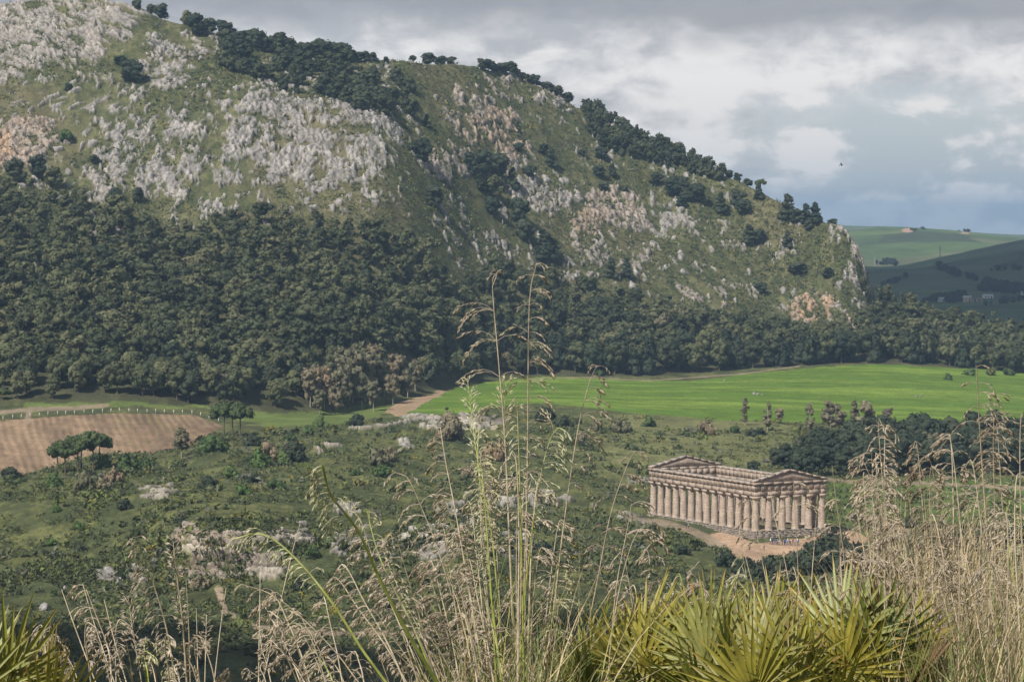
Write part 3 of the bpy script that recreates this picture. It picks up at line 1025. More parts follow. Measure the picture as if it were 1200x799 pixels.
def trunk(r, shape):
    mb = MB()
    top = {'round': 0.6, 'umbrella': 0.82, 'cone': 0.85, 'column': 0.8, 'loose': 0.6, 'bush': 0.4}[shape]
    w = {'round': 0.022, 'umbrella': 0.030, 'cone': 0.022, 'column': 0.016, 'loose': 0.022, 'bush': 0.03}[shape]
    hs = np.linspace(-0.05, top, 7)
    lean = r.uniform(-0.05, 0.05, 2)
    pts = np.stack([lean[0] * hs ** 2 + r.uniform(-0.006, 0.006, 7), lean[1] * hs ** 2 + r.uniform(-0.006, 0.006, 7), hs], 1)
    mb.tube(pts, np.linspace(w, w * 0.4, 7), 6)
    for k in range(5 if shape in ('round', 'umbrella', 'loose') else 3):
        h = r.uniform(0.45, 0.95) * top if shape != 'umbrella' else r.uniform(0.72, 0.97) * top
        a = r.uniform(0, 6.283)
        b = np.array([lean[0] * h * h, lean[1] * h * h, h])
        L = {'round': 0.22, 'umbrella': 0.27, 'cone': 0.10, 'column': 0.06, 'loose': 0.22, 'bush': 0.3}[shape] * r.uniform(0.7, 1.1)
        e = b + np.array([math.cos(a) * L, math.sin(a) * L, L * r.uniform(0.3, 0.7)])
        mb.tube([b, (b + e) / 2 + np.array([0, 0, 0.02]), e], [w * 0.5, w * 0.35, w * 0.15], 5)
    return mb


VAR = {}


def variants(key, shape, n, nl, leaves, lsize, mat, bark='bark', fine=True):
    out = []
    for i in range(n):
        r = np.random.default_rng(1000 + i * 17 + sum(map(ord, key)))
        v, f = crown(r, shape, nl, leaves, lsize, fine)
        cm = mesh_np(key + '_crown', v, f, [M[mat]], True)
        tm = trunk(r, shape).mesh(key + '_trunk', [M[bark]], True)
        out.append((tm, cm))
    VAR[key] = out


variants('pine', 'round', 7, 24, 620, 0.062, 'pine')
variants('dark', 'round', 4, 22, 520, 0.060, 'dark')
variants('cypress', 'cone', 4, 34, 560, 0.05, 'dark')
variants('spire', 'column', 2, 22, 320, 0.04, 'dark')
variants('umbrella', 'umbrella', 4, 34, 1100, 0.045, 'umbrella')
variants('brown', 'loose', 4, 34, 1100, 0.055, 'brown', 'pale_bark')
variants('red', 'loose', 2, 22, 600, 0.055, 'red')
variants('pale', 'loose', 3, 20, 1000, 0.042, 'pale', 'pale_bark')
variants('palecol', 'column', 3, 26, 900, 0.036, 'pale', 'pale_bark')
variants('bush', 'bush', 6, 13, 420, 0.14, 'bush', 'bark')
variants('darkbush', 'bush', 3, 13, 420, 0.14, 'dark', 'bark')
variants('brownbush', 'bush', 3, 12, 420, 0.13, 'brown', 'bark')


def tree(name, key, p, h, label, group, cat='tree', widen=1.0, parts=True):
    """one tree: an Empty at its foot with trunk and crown"""
    tm, cm = VAR[key][rng.integers(0, len(VAR[key]))]
    rz = rng.uniform(0, 6.283)
    if not parts:
        o = link(name, cm, None, p, (0, 0, rz), (h * widen, h * widen, h))
        tag(o, label, cat, group)
        return o
    e = link(name, None, None, p, (0, 0, rz), (h * widen, h * widen, h))
    tag(e, label, cat, group)
    link('trunk', tm, e)
    link('crown', cm, e)
    return e


taken = []


def at_foot(px, py, lo=0, hi=None):
    p = ground_px(px, py, lo, hi)
    return p


def px_h(p, npx):
    return npx * p[1] / F


# --- the pine forest at the foot of the mountain
EXCL = [(478, 560, 400, 480)]
forest = []
FTOP = ([-700, 0, 60, 110, 160, 200, 260, 330, 400, 470, 520, 560, 600, 650, 720, 770, 800, 850, 900, 930, 1000, 1030, 1100, 1200, 1900],
        [215, 228, 232, 245, 268, 272, 262, 262, 272, 285, 318, 326, 322, 330, 345, 360, 368, 378, 392, 396, 398, 340, 340, 340, 340])
gxs, gys = 6.8, 9.6
for X in np.arange(-640, 680, gxs):
    for Y in np.arange(1140, 1740, gys):
        x, y = X + rng.uniform(-0.48, 0.48) * gxs, Y + rng.uniform(-0.48, 0.48) * gys
        s = 600 + x / (y * KX)
        if s < -420 or s > 1620:
            continue
        j = col_index(s)
        t = np.interp(y, YB[:, j], tr)
        if t < tk[7] + 2 or t > tk[10] + 2:
            continue
        z = np.interp(y, YB[:, j], ZB[:, j])
        py = py_from(z, y)
        if py < np.interp(s, *FTOP) + 10 * (rng.random() - 0.3):
            continue
        thin = sstep(np.array(t - tk[7]), 40, 90)
        d = vnoise(np.array(x / 28), np.array(y / 40), 400)
        if s < 170 and rng.random() < thin * (0.25 + 0.5 * (d > 0.55)):
            continue
        if rng.random() < thin * 0.5 * (d > 0.62):
            continue
        if 352 < s < 492 and t < tk[7] + 12:      # brown broadleaved trees stand here
            continue
        forest.append((s, y, x, z, t - tk[7], py))
forest = np.array(forest)
front = np.argsort(forest[:, 4] + rng.uniform(0, 6, len(forest)))
vis = [i for i in front if -10 < forest[i, 0] < 1210]
N_IND = 140
ind = set(vis[:N_IND])
for i in vis[:N_IND]:
    s, y, x, z, dt, py = forest[i]
    key = 'pine' if rng.random() < 0.86 else ('dark' if s < 700 or rng.random() < 0.5 else 'cypress')
    if s > 640 and rng.random() < 0.35:
        key = 'cypress'
    h = rng.uniform(11, 15.5) * (1.32 if s > 600 else 1.0)
    if s < 330:
        lab, grp = 'dark green pine in the forest front behind the ploughed field', 'front pines behind the ploughed field'
    elif s < 640:
        lab, grp = 'dark green pine of the forest front between the brown trees and the green field', 'front pines behind the end of the green field'
    else:
        lab, grp = 'dark green pine of the tall forest edge along the top of the green field', 'front pines along the top of the green field'
    tree('pine_tree', key, (x, y, z - 0.3), h, lab, grp, 'pine tree', 0.92 if key != 'cypress' else 0.9)

# the rest of the forest as one mass
mv, mf, mt, mbk, noff = [], [], [], [], 0
lod = []
for i in range(11):
    r = np.random.default_rng(500 + i)
    sh = 'round' if i < 5 else ('loose' if i < 7 else ('cone' if i == 7 else ('column' if i == 8 else ('loose' if i == 9 else 'round'))))
    lod.append(crown(r, sh, 18 if sh != 'column' else 22, 520, 0.066 if sh != 'column' else 0.05, False))
tmb = MB()
for i in range(len(forest)):
    if i in ind:
        continue
    s, y, x, z, dt, py = forest[i]
    k = int(rng.choice([0, 1, 2, 3, 4, 5, 6, 7, 8, 9, 10], p=[.11, .11, .11, .11, .11, .09, .09, .09, .05, .06, .07]))
    v, f = lod[k]
    h = (7.0 + 8.5 * rng.random()) * (1.15 if dt < 60 else 1.0)
    a = rng.uniform(0, 6.283)
    ca, sa = math.cos(a), math.sin(a)
    w = h * rng.uniform(0.85, 1.3)
    p = np.stack([(v[:, 0] * ca - v[:, 1] * sa) * w + x, (v[:, 0] * sa + v[:, 1] * ca) * w + y, v[:, 2] * h + z - 0.4], 1)
    mv.append(p)
    mf.append(f + noff)
    mt.append(np.full(len(v), (rng.random() ** 1.3) * 0.99))
    noff += len(v)
    tmb.tube([(x, y, z - 0.5), (x, y, z + h * 0.5)], [0.2, 0.12], 4, 1, False)
tv = np.concatenate(tmb.v)
tf = np.concatenate(tmb.f[4])
fv = np.concatenate(mv + [tv])
ff = np.concatenate(mf)
fme = mesh_np('pine_forest', fv, [ff, tf + noff], [M['pine_mass'], M['bark']], True, {'tint': np.concatenate(mt + [np.zeros(len(tv))])},
              np.concatenate([np.zeros(len(ff), int), np.ones(len(tf), int)]))
fo = link('forest', fme)
tag(fo, 'dense pine forest climbing the lower mountainside', None, None, 'stuff')


def fill(poly, n, sep, fn, lo=0, hi=None):
    xs = [p[0] for p in poly]
    ys = [p[1] for p in poly]
    got, tries = [], 0
    while len(got) < n and tries < n * 60:
        tries += 1
        px, py = rng.uniform(min(xs), max(xs)), rng.uniform(min(ys), max(ys))
        if not inside(poly, np.array([px]), np.array([py]))[0]:
            continue
        if any(abs(px - a) < sep and abs(py - b) < sep * 0.45 for a, b in got):
            continue
        got.append((px, py))
    for px, py in sorted(got, key=lambda q: q[1]):
        fn(px, py)
    return got


# --- trees on the upper mountain, placed where they stand
def ridge_tree(px, py, hpx, key, label, group, name='pine_tree', cat='pine tree', widen=1.0, lo=7):
    p = ground_px(px, py, lo, 10)
    h = px_h(p, hpx)
    return tree(name, key, (p[0], p[1], p[2] - (0.16 * h if key in ('dark', 'pine') else 0.3)), h * (1.16 if key in ('dark', 'pine') else 1.0), label, group, cat, widen)


BAND = [(258, 62), (275, 52), (300, 60), (380, 72), (455, 92), (490, 112), (492, 140), (460, 143), (410, 128), (330, 106), (292, 92), (262, 80)]
ridge_mass = []
fill(BAND, 60, 8.0, lambda x, y: ridge_mass.append((x, y, rng.uniform(15, 33), rng.uniform(0.9, 1.35), 0.35)))
for x in (262, 270, 283, 294, 303, 311, 318, 327, 334, 343, 352, 361, 368, 377, 386, 394, 402, 412, 420, 428, 438, 452):
    ridge_tree(x, np.interp(x, [262, 285, 350, 460], [48, 57, 68, 75]), np.interp(x, [262, 285, 380, 452], [24, 27, 24, 11]) * rng.uniform(0.75, 1.2), 'dark',
               'round dark pine on the skyline of the ridge above the long dense stand', 'skyline pines above the long stand', widen=1.3)
STRIP = [(686, 128), (712, 140), (760, 168), (820, 196), (846, 204), (838, 212), (790, 200), (740, 188), (700, 172), (686, 150)]
fill(STRIP, 90, 5.0, lambda x, y: ridge_mass.append((x, y, rng.uniform(15, 25), 1.0, 0.6)))
rv, rf, rt, ro = [], [], [], 0
for x, y, hp, wd, tb in ridge_mass:
    p = ground_px(x, y, 7, 10)
    h = px_h(p, hp) * 1.12
    v, f = lod[int(rng.integers(0, 7)) if rng.random() < 0.8 or wd > 1.1 else 7]
    a = rng.uniform(0, 6.283)
    q = np.stack([(v[:, 0] * math.cos(a) - v[:, 1] * math.sin(a)) * h * wd, (v[:, 0] * math.sin(a) + v[:, 1] * math.cos(a)) * h * wd, v[:, 2] * h - 0.18 * h], 1) + p
    rv.append(q)
    rf.append(f + ro)
    rt.append(np.full(len(v), min(0.99, rng.random() * (0.5 + 0.5 * tb))))
    ro += len(v)
tag(link('ridge_woods', mesh_np('ridge_woods', np.concatenate(rv), np.concatenate(rf), [mat_foliage('ridge_pine_needles', [(0.0, (0.030, 0.040, 0.022)), (0.5, (0.052, 0.062, 0.030)), (1.0, (0.082, 0.090, 0.043))], True, trans=0.08)], True, {'tint': np.concatenate(rt)})),
    'dense dark pine stands along the mountain shoulders', None, None, 'stuff')
for x in np.cumsum(np.r_[564, rng.uniform(3.5, 6.5, 20)]):
    ridge_tree(x, np.interp(x, [560, 600, 640, 670], [81, 88, 103, 116]), rng.uniform(9, 17), 'dark',
               'small dark tree on the bare ridge crest between the two pine stands', 'dark trees on the bare ridge crest', widen=1.35)
for x, h, l in ((484, 10, 'leftmost small dark tree of the four on the bare ridge crest left of centre'), (502, 17, 'largest round dark tree of the four on the bare ridge crest'),
                (516, 13, 'dark tree beside the pale gap on the bare ridge crest'), (529, 12, 'last small dark tree on the bare ridge crest before the low gap')):
    ridge_tree(x, 74, h, 'dark', l, 'four trees on the ridge crest', widen=1.5)
for x, y, h, k, l in ((163, 14, 16, 'dark', 'wide dark tree on the skyline nearest the rocky summit'), (180, 16, 15, 'dark', 'small round dark tree beside the wide skyline tree by the summit'),
                      (191, 18, 22, 'dark', 'round dark pine with pale foot on the slope right of the summit'), (222, 30, 22, 'pine', 'upper pine of the pair on the skyline right of the summit'),
                      (231, 42, 30, 'dark', 'tall dark pine standing below the skyline pair right of the summit'), (248, 35, 22, 'dark', 'flat topped pine on a bare trunk on the skyline right of the summit')):
    ridge_tree(x, y, h, k, l, 'lone pines near the summit', widen=1.15)

MIDS = [
 (156, 98, 32, 'dark', 1.3, 'broad dark tree standing alone left of the small upper crag'), (143, 78, 14, 'dark', 1.6, 'low dark bush tree above the broad dark tree left of the upper crag'),
 (82, 108, 12, 'dark', 1.1, 'small dark tree alone on the grassy slope below the summit rocks'), (256, 76, 18, 'spire', 1.0, 'thin dark cypress at the edge of the long stand'),
 (332, 108, 16, 'dark', 1.2, 'round dark bush at the lower edge of the long stand'),
 (500, 150, 18, 'cypress', 1.5, 'dark cypress just below the end of the long dense stand'), (493, 192, 34, 'dark', 1.0, 'tall dark tree in the gully at the right end of the grey crag'),
 (508, 242, 28, 'dark', 1.2, 'dark tree at the foot of the gully right of the grey crag'), (551, 206, 30, 'dark', 1.1, 'left tree of the dark clump below the orange cliff'),
 (566, 208, 36, 'dark', 1.1, 'tallest tree of the dark clump below the orange cliff'), (583, 208, 32, 'dark', 1.1, 'right tree of the dark clump below the orange cliff'),
 (563, 224, 24, 'cypress', 1.2, 'dark cypress below the clump under the orange cliff'), (578, 232, 34, 'pine', 1.0, 'grey green tree under the dark clump by the pale slab'),
 (600, 224, 30, 'cypress', 1.2, 'dark cypress right of the clump under the orange cliff'), (576, 252, 24, 'dark', 1.2, 'dark tree beside the narrow pale slab of rock'),
 (608, 262, 34, 'dark', 1.0, 'dark tree right of the narrow pale slab of rock'), (615, 283, 28, 'dark', 1.2, 'dark tree above the big dark cypress pair'),
 (636, 306, 40, 'cypress', 1.6, 'big dark cypress at the bottom of the bare slope'), (648, 306, 30, 'cypress', 1.7, 'shorter dark cypress beside the big one at the bottom of the bare slope'),
 (606, 164, 22, 'spire', 1.4, 'narrow cypress left of the upper bare slope'), (607, 180, 14, 'dark', 1.3, 'dark bush tree below the narrow cypress of the upper slope'),
 (636, 182, 16, 'dark', 1.3, 'dark round tree on the slope above the pale cliffs'), (645, 196, 26, 'cypress', 1.2, 'dark cypress on the slope above the pale cliffs'),
 (620, 210, 18, 'dark', 1.4, 'dark bush tree at the top of the pale cliff band'), (704, 188, 18, 'dark', 1.3, 'dark tree just under the strip of shoulder pines'),
 (716, 208, 18, 'cypress', 1.4, 'dark cypress under the strip of shoulder pines'), (681, 184, 10, 'dark', 1.4, 'small dark bush tree left of the shoulder pines'),
 (701, 208, 16, 'dark', 1.4, 'low dark tree above the orange cliff band'), (706, 224, 12, 'dark', 1.5, 'low bush tree on top of the orange cliff band'),
 (730, 228, 12, 'dark', 1.5, 'second low bush tree on top of the orange cliff band'), (768, 218, 18, 'dark', 1.2, 'dark tree on the slope below the end of the shoulder pines'),
 (790, 232, 28, 'dark', 1.2, 'large dark tree in the group on the right slope'), (802, 236, 30, 'cypress', 1.3, 'dark cypress in the group on the right slope'),
 (815, 238, 26, 'dark', 1.2, 'right tree of the group on the right slope'), (797, 245, 16, 'dark', 1.4, 'lower bush tree of the group on the right slope'),
 (844, 250, 26, 'cypress', 1.5, 'single dark cypress on the grass of the right slope'), (862, 246, 26, 'dark', 1.1, 'dark tree right of the single cypress on the right slope'),
 (870, 252, 20, 'dark', 1.3, 'lower dark tree right of the single cypress on the right slope'), (888, 234, 20, 'cypress', 1.4, 'dark cypress near the skyline of the right slope'),
 (853, 204, 12, 'dark', 1.4, 'round tree on the skyline at the end of the shoulder pines'), (862, 206, 12, 'dark', 1.3, 'second round tree on the skyline past the shoulder pines'),
 (875, 211, 11, 'dark', 1.4, 'small dark tree on the skyline of the right shoulder'), (890, 222, 16, 'umbrella', 1.1, 'small flat topped tree on the skyline of the right shoulder'),
 (921, 258, 34, 'cypress', 1.4, 'tallest dark cypress of the row near the cliff corner'), (930, 262, 20, 'dark', 1.2, 'low dark tree between the cypresses near the cliff corner'),
 (942, 262, 26, 'cypress', 1.4, 'middle dark cypress of the row near the cliff corner'), (954, 262, 26, 'cypress', 1.5, 'right dark cypress of the row near the cliff corner'),
 (946, 270, 12, 'dark', 1.5, 'low dark bush tree at the foot of the corner cypresses'), (974, 263, 10, 'dark', 1.6, 'small bush tree on the edge of the cliff corner'),
 (876, 286, 26, 'cypress', 1.5, 'left dark cypress of the pair below the corner row'), (888, 286, 20, 'dark', 1.2, 'right dark tree of the pair below the corner row'),
 (921, 290, 22, 'cypress', 1.4, 'lone dark cypress below the corner row'), (934, 322, 16, 'dark', 2.0, 'wide dark green bush tree above the orange corner cliff'),
 (969, 326, 14, 'dark', 1.6, 'dark bush tree on the slope left of the grey corner cliff'), (890, 345, 16, 'dark', 1.3, 'dark tree left of the orange corner cliff'),
 (715, 326, 28, 'cypress', 1.2, 'left dark cypress of the two at the top of the forest right of centre'), (734, 328, 28, 'cypress', 1.2, 'right dark cypress of the two at the top of the forest right of centre'),
 (62, 222, 30, 'pine', 1.0, 'upper pine on the open slope left below the crags'), (20, 216, 34, 'dark', 1.0, 'dark pine at the left edge below the orange rocks'),
 (46, 208, 30, 'dark', 1.1, 'dark pine right of the orange rocks at the left edge'), (80, 166, 18, 'bush', 0.8, 'bright green rounded tree among the left crags'),
 (136, 250, 34, 'dark', 0.9, 'dark tree in the cleft of the low pale crag at left'), (164, 240, 22, 'dark', 1.0, 'dark tree right of the low pale crag at left'),
 (112, 192, 12, 'dark', 1.6, 'low bush tree above the low pale crag at left'), (15, 262, 26, 'spire', 1.2, 'narrow cypress at the left edge of the forest'),
]
for x, y, h, k, w, l in MIDS:
    ridge_tree(x, y, h, k, l, 'scattered trees on the open mountain', 'tree' if k != 'cypress' else 'cypress_tree', 'tree' if k != 'cypress' else 'cypress', w)

# spur of forest trees on the right: part of the forest mass above. brown trees at its left end
BROWN = [(364, 478, 46), (380, 480, 50), (396, 474, 58), (412, 472, 62), (428, 470, 60), (441, 470, 52), (472, 462, 44), (478, 466, 36), (404, 482, 36), (370, 470, 44), (388, 468, 52), (420, 464, 60), (434, 458, 54), (402, 462, 54), (450, 466, 40), (462, 460, 44), (374, 486, 30), (392, 486, 34), (486, 458, 36), (424, 480, 44), (438, 482, 36), (460, 474, 36), (262, 468, 34),
         (775, 404, 40), (800, 392, 34), (815, 396, 30), (870, 400, 26), (770, 372, 26)]
for k, (x, y, h) in enumerate(BROWN):
    p = ground_px(x, y, 6, 8)
    if x < 300:
        l, gr = 'pale brownish tree alone in the forest front behind the ploughed field', None
    elif x < 500:
        l, gr = 'tall grey brown tree at the forest corner between the ploughed and the green field', 'brown trees at the forest corner'
    else:
        l, gr = 'brownish tree among the green forest right of centre', 'brownish trees in the forest right of centre'
    tree('broadleaf_tree', 'brown', (p[0], p[1], p[2] - 0.3), px_h(p, h) * (1.12 if 300 < x < 500 else 1.0), l, gr, 'tree', 0.8)
for x, y, h, l in ((184, 346, 17, 'reddish dead tree inside the pine forest at left'), (197, 348, 11, 'smaller reddish dead tree beside the larger one in the forest')):
    p = ground_px(x, y, 6, 9)
    tree('dead_tree', 'red', (p[0], p[1], p[2] + 2.0), px_h(p, h), l, None, 'tree', 1.2)

# pale thin trees in front of the green field
for x, y, h, k, l in ((873, 499, 30, 'palecol', 'leftmost slim brownish tree at the lower edge of the green field'), (899, 506, 31, 'palecol', 'second slim brownish tree at the lower edge of the green field'),
                      (913, 497, 20, 'pale', 'small thin tree between the slim ones at the edge of the green field'), (947, 509, 33, 'palecol', 'slim brown tree left of the wide pale one before the green field'),
                      (972, 508, 38, 'pale', 'wide pale straggly tree before the green field'), (982, 506, 28, 'pale', 'low pale tree beside the wide straggly one before the green field'),
                      (1000, 506, 34, 'palecol', 'pale cream tree left of the tallest grey one before the green field'), (1014, 508, 38, 'pale', 'tallest greyish tree standing before the green field'),
                      (1040, 502, 24, 'pale', 'small grey tree rising over the dark grove before the green field')):
    p = ground_px(x, y, 4, 7)
    tree('slim_tree', k, (p[0], p[1], p[2] - 0.2), px_h(p, h) * 1.12, l, 'slim trees before the green field', 'tree', 1.15)

# dark grove behind the temple
GROVE = [(862, 556), (890, 550), (930, 538), (985, 530), (1040, 526), (1110, 526), (1215, 528), (1215, 557), (1110, 560), (1000, 560), (920, 561)]


def grove(x, y):
    p = ground_px(x, y, 4, 7)
    h = np.interp(x, [870, 900, 960, 1040, 1200], [15, 24, 38, 45, 48]) * rng.uniform(0.8, 1.12)
    if rng.random() < 0.10 and x > 1050:
        tree('dead_tree', 'red' if rng.random() < 0.6 else 'brown', (p[0], p[1], p[2] - 0.3), px_h(p, h), 'reddish bare tree among the dark pines of the grove behind the temple', 'reddish trees of the grove', 'tree', 0.9)
    else:
        tree('pine_tree', 'dark', (p[0], p[1], p[2] - 0.3), px_h(p, h), 'very dark pine of the grove behind the temple', 'dark pines of the grove behind the temple', 'pine tree', 1.1)


fill(GROVE, 100, 7.5, grove)

# umbrella pines by the ploughed field, and the pair to the right
for x, y, h, l in ((67, 556, 36, 'leftmost and lowest umbrella pine of the row below the ploughed field'), (76, 560, 46, 'second umbrella pine of the row below the ploughed field'),
                   (91, 552, 44, 'middle umbrella pine of the row below the ploughed field'), (95, 550, 40, 'umbrella pine just right of the middle of the row below the ploughed field'),
                   (109, 552, 48, 'tall umbrella pine near the right end of the row below the ploughed field'), (116, 547, 41, 'rightmost umbrella pine of the row below the ploughed field'),
                   (263, 516, 46, 'left umbrella pine of the pair at the corner of the ploughed field'), (272, 512, 40, 'back umbrella pine of the pair group at the corner of the ploughed field'),
                   (281, 516, 46, 'right umbrella pine at the corner of the ploughed field')):
    p = ground_px(x, y, 4, 7)
    tree('umbrella_pine', 'umbrella', (p[0], p[1], p[2] - 0.2), px_h(p, h), l, 'umbrella pines by the ploughed field', 'umbrella pine', 0.9 if x < 200 else 0.8)
p = ground_px(212, 536, 4, 7)
tree('broadleaf_tree', 'brown', (p[0], p[1], p[2] - 0.2), px_h(p, 38), 'round grey tree standing at the lower edge of the ploughed field', None, 'tree', 0.95)
p = ground_px(2, 470, 6, 8)
tree('umbrella_pine', 'umbrella', (p[0], p[1], p[2] - 0.2), px_h(p, 14), 'small bright green tree by the track at the left edge', None, 'tree', 1.2)

# bushes of the valley that stand out
BUSH = [(62, 570, 16, 'bush'), (150, 552, 20, 'bush'), (122, 548, 14, 'bush'), (170, 548, 14, 'bush'), (305, 548, 20, 'bush'), (330, 545, 16, 'bush'), (322, 575, 16, 'bush'), (314, 540, 22, 'brownbush'),
        (340, 538, 26, 'brownbush'), (348, 540, 24, 'darkbush'), (420, 499, 15, 'darkbush'), (416, 558, 10, 'bush'), (448, 558, 16, 'bush'), (440, 545, 26, 'brownbush'), (452, 540, 20, 'brownbush'),
        (525, 516, 32, 'brownbush'), (580, 540, 28, 'brownbush'), (640, 495, 18, 'darkbush'), (660, 500, 14, 'darkbush'), (550, 560, 18, 'brownbush'), (270, 560, 14, 'bush'), (285, 580, 14, 'bush'),
        (298, 566, 12, 'darkbush'), (245, 572, 16, 'darkbush'), (250, 530, 22, 'bush'), (295, 522, 14, 'darkbush'), (340, 520, 14, 'bush'), (360, 510, 12, 'bush'), (375, 500, 12, 'bush'), (145, 598, 14, 'darkbush'),
        (65, 600, 10, 'bush'), (92, 620, 12, 'bush'), (60, 640, 10, 'bush'), (135, 565, 20, 'brownbush'), (120, 572, 18, 'brownbush'), (97, 575, 22, 'brownbush'), (205, 645, 14, 'darkbush'), (235, 690, 22, 'brownbush'),
        (210, 615, 12, 'darkbush'), (350, 690, 14, 'darkbush'), (385, 640, 14, 'bush'), (400, 645, 14, 'darkbush'), (330, 650, 12, 'bush'), (365, 650, 12, 'bush'), (480, 625, 12, 'darkbush'), (540, 615, 14, 'darkbush'),
        (590, 625, 14, 'darkbush'), (640, 650, 16, 'darkbush'), (600, 560, 10, 'bush'), (680, 520, 14, 'brownbush'), (700, 505, 16, 'brownbush'), (728, 508, 20, 'brownbush'), (760, 500, 12, 'bush'), (825, 510, 20, 'brownbush'),
        (860, 508, 10, 'bush'), (880, 512, 10, 'darkbush'), (890, 510, 10, 'darkbush'), (800, 650, 14, 'darkbush'), (850, 665, 20, 'darkbush'), (872, 675, 22, 'darkbush'), (897, 678, 26, 'darkbush'), (920, 680, 26, 'darkbush'),
        (945, 672, 30, 'darkbush'), (962, 668, 36, 'darkbush'), (985, 665, 38, 'darkbush'), (1000, 672, 34, 'darkbush'), (968, 650, 24, 'darkbush'), (1040, 650, 20, 'darkbush'), (1070, 660, 26, 'darkbush'), (1100, 655, 26, 'darkbush'),
        (1003, 608, 7, 'darkbush'), (1066, 618, 14, 'darkbush'), (1036, 628, 10, 'bush'), (1130, 650, 30, 'darkbush'), (1160, 640, 26, 'darkbush'), (1190, 640, 30, 'darkbush'), (1110, 445, 8, 'bush'), (1135, 440, 10, 'bush'),
        (1160, 440, 10, 'bush'), (1180, 440, 10, 'bush'), (700, 440, 9, 'bush'), (10, 565, 20, 'darkbush')]
for x, y, h, k in BUSH:
    p = ground_px(x, y, 2, 8)
    side = ('left of the ravine cliff' if x < 190 else 'around the ravine cliff' if x < 360 else 'in the middle of the valley' if x < 620 else 'left of the temple' if x < 760 and y < 660 else
            'on the slope below the temple' if y > 640 else 'near the lower edge of the green field' if y > 470 else 'at the top of the green field')
    kd = {'bush': 'green rounded bush', 'darkbush': 'dark green bush', 'brownbush': 'brownish leggy bush'}[k]
    tree('bush', k, (p[0], p[1], p[2] - 0.4), px_h(p, h) * 1.15, kd + ' ' + side, kd + 'es ' + side, 'bush', 0.95 if k != 'brownbush' else 0.7, parts=False)

# low scrub everywhere on the rough ground: nobody could count it
sv, sf, stn, off = [], [], [], 0


def scrub(n, rowa, rowb, h0, h1, leaves, keep):
    global off
    i = rng.integers(rowa, rowb, n)
    j = rng.integers(int(np.searchsorted(scol, -60)), int(np.searchsorted(scol, 1260)), n)
    ok = ~(f_field | f_plough | f_grassy | f_bare | f_plaza)[i, j] & (road[i, j] < 0.2) & (flat[i, j] < 0.9) & (rng.random(n) > rock[i, j] * 0.75) & keep(i, j)
    i, j = i[ok], j[ok]
    m = len(i)
    h = rng.uniform(h0, h1, m) * rng.uniform(0.6, 1.3, m)
    base = np.stack([VX[i, j], VY[i, j], VZ[i, j]], 1)
    patch = vnoise(base[:, 0] / 18, base[:, 1] / 30, 77)
    t = np.clip(rng.random(m) ** 1.2 * 0.8 + 0.3 * (patch - 0.5) + 0.1, 0, 0.90)
    sel = rng.random(m) < (0.035 + 0.06 * (patch > 0.66))
    t[sel] = rng.uniform(0.9, 0.999, sel.sum())
    # a ragged dome of leaf clumps
    L = leaves
    c = np.repeat(base, L, 0)
    hh = np.repeat(h, L)[:, None]
    d = rng.normal(size=(m * L, 3))
    d[:, 2] = np.abs(d[:, 2])
    d /= np.linalg.norm(d, axis=1)[:, None]
    p = c + d * np.array([1.15, 1.15, 0.85]) * hh * rng.uniform(0.45, 1.15, (m * L, 1))
    q = rng.normal(size=(3, m * L, 3)) * hh * 0.33
    sv.append(np.stack([p + q[0], p + q[1], p + q[2]], 1).reshape(-1, 3))
    sf.append(np.arange(m * L * 3).reshape(-1, 3) + off)
    stn.append(np.repeat(np.clip(np.repeat(t, L) + rng.uniform(-0.05, 0.05, m * L) * (np.repeat(t, L) < 0.85), 0, 0.999), 3))
    off += m * L * 3


scrub(20000, tk[0] + 6, tk[4], 0.3, 1.15, 14, lambda i, j: fbm(XB[i, j] / 12, YB[i, j] / 20, 3, 89) > 0.40)
scrub(30000, tk[3], tk[6], 0.25, 1.15, 12, lambda i, j: fbm(XB[i, j] / 12, YB[i, j] / 20, 3, 89) > 0.44)
scrub(2600, tk[1], tk[6], 1.0, 2.0, 34, lambda i, j: fbm(XB[i, j] / 18, YB[i, j] / 30, 3, 93) > 0.46)
scrub(46000, tk[8] - 60, tk[10] - 4, 0.45, 1.5, 8, lambda i, j: (fbm(XB[i, j] / 20, YB[i, j] / 34, 3, 88) > 0.42 - 0.12 * sstep(ST[i, j], 450, 560)))
sme = mesh_np('scrub', np.concatenate(sv), np.concatenate(sf), [M['scrub']], True, {'tint': np.concatenate(stn)})
tag(link('scrub', sme), 'low scrub and herbs covering the rough slopes', None, None, 'stuff')

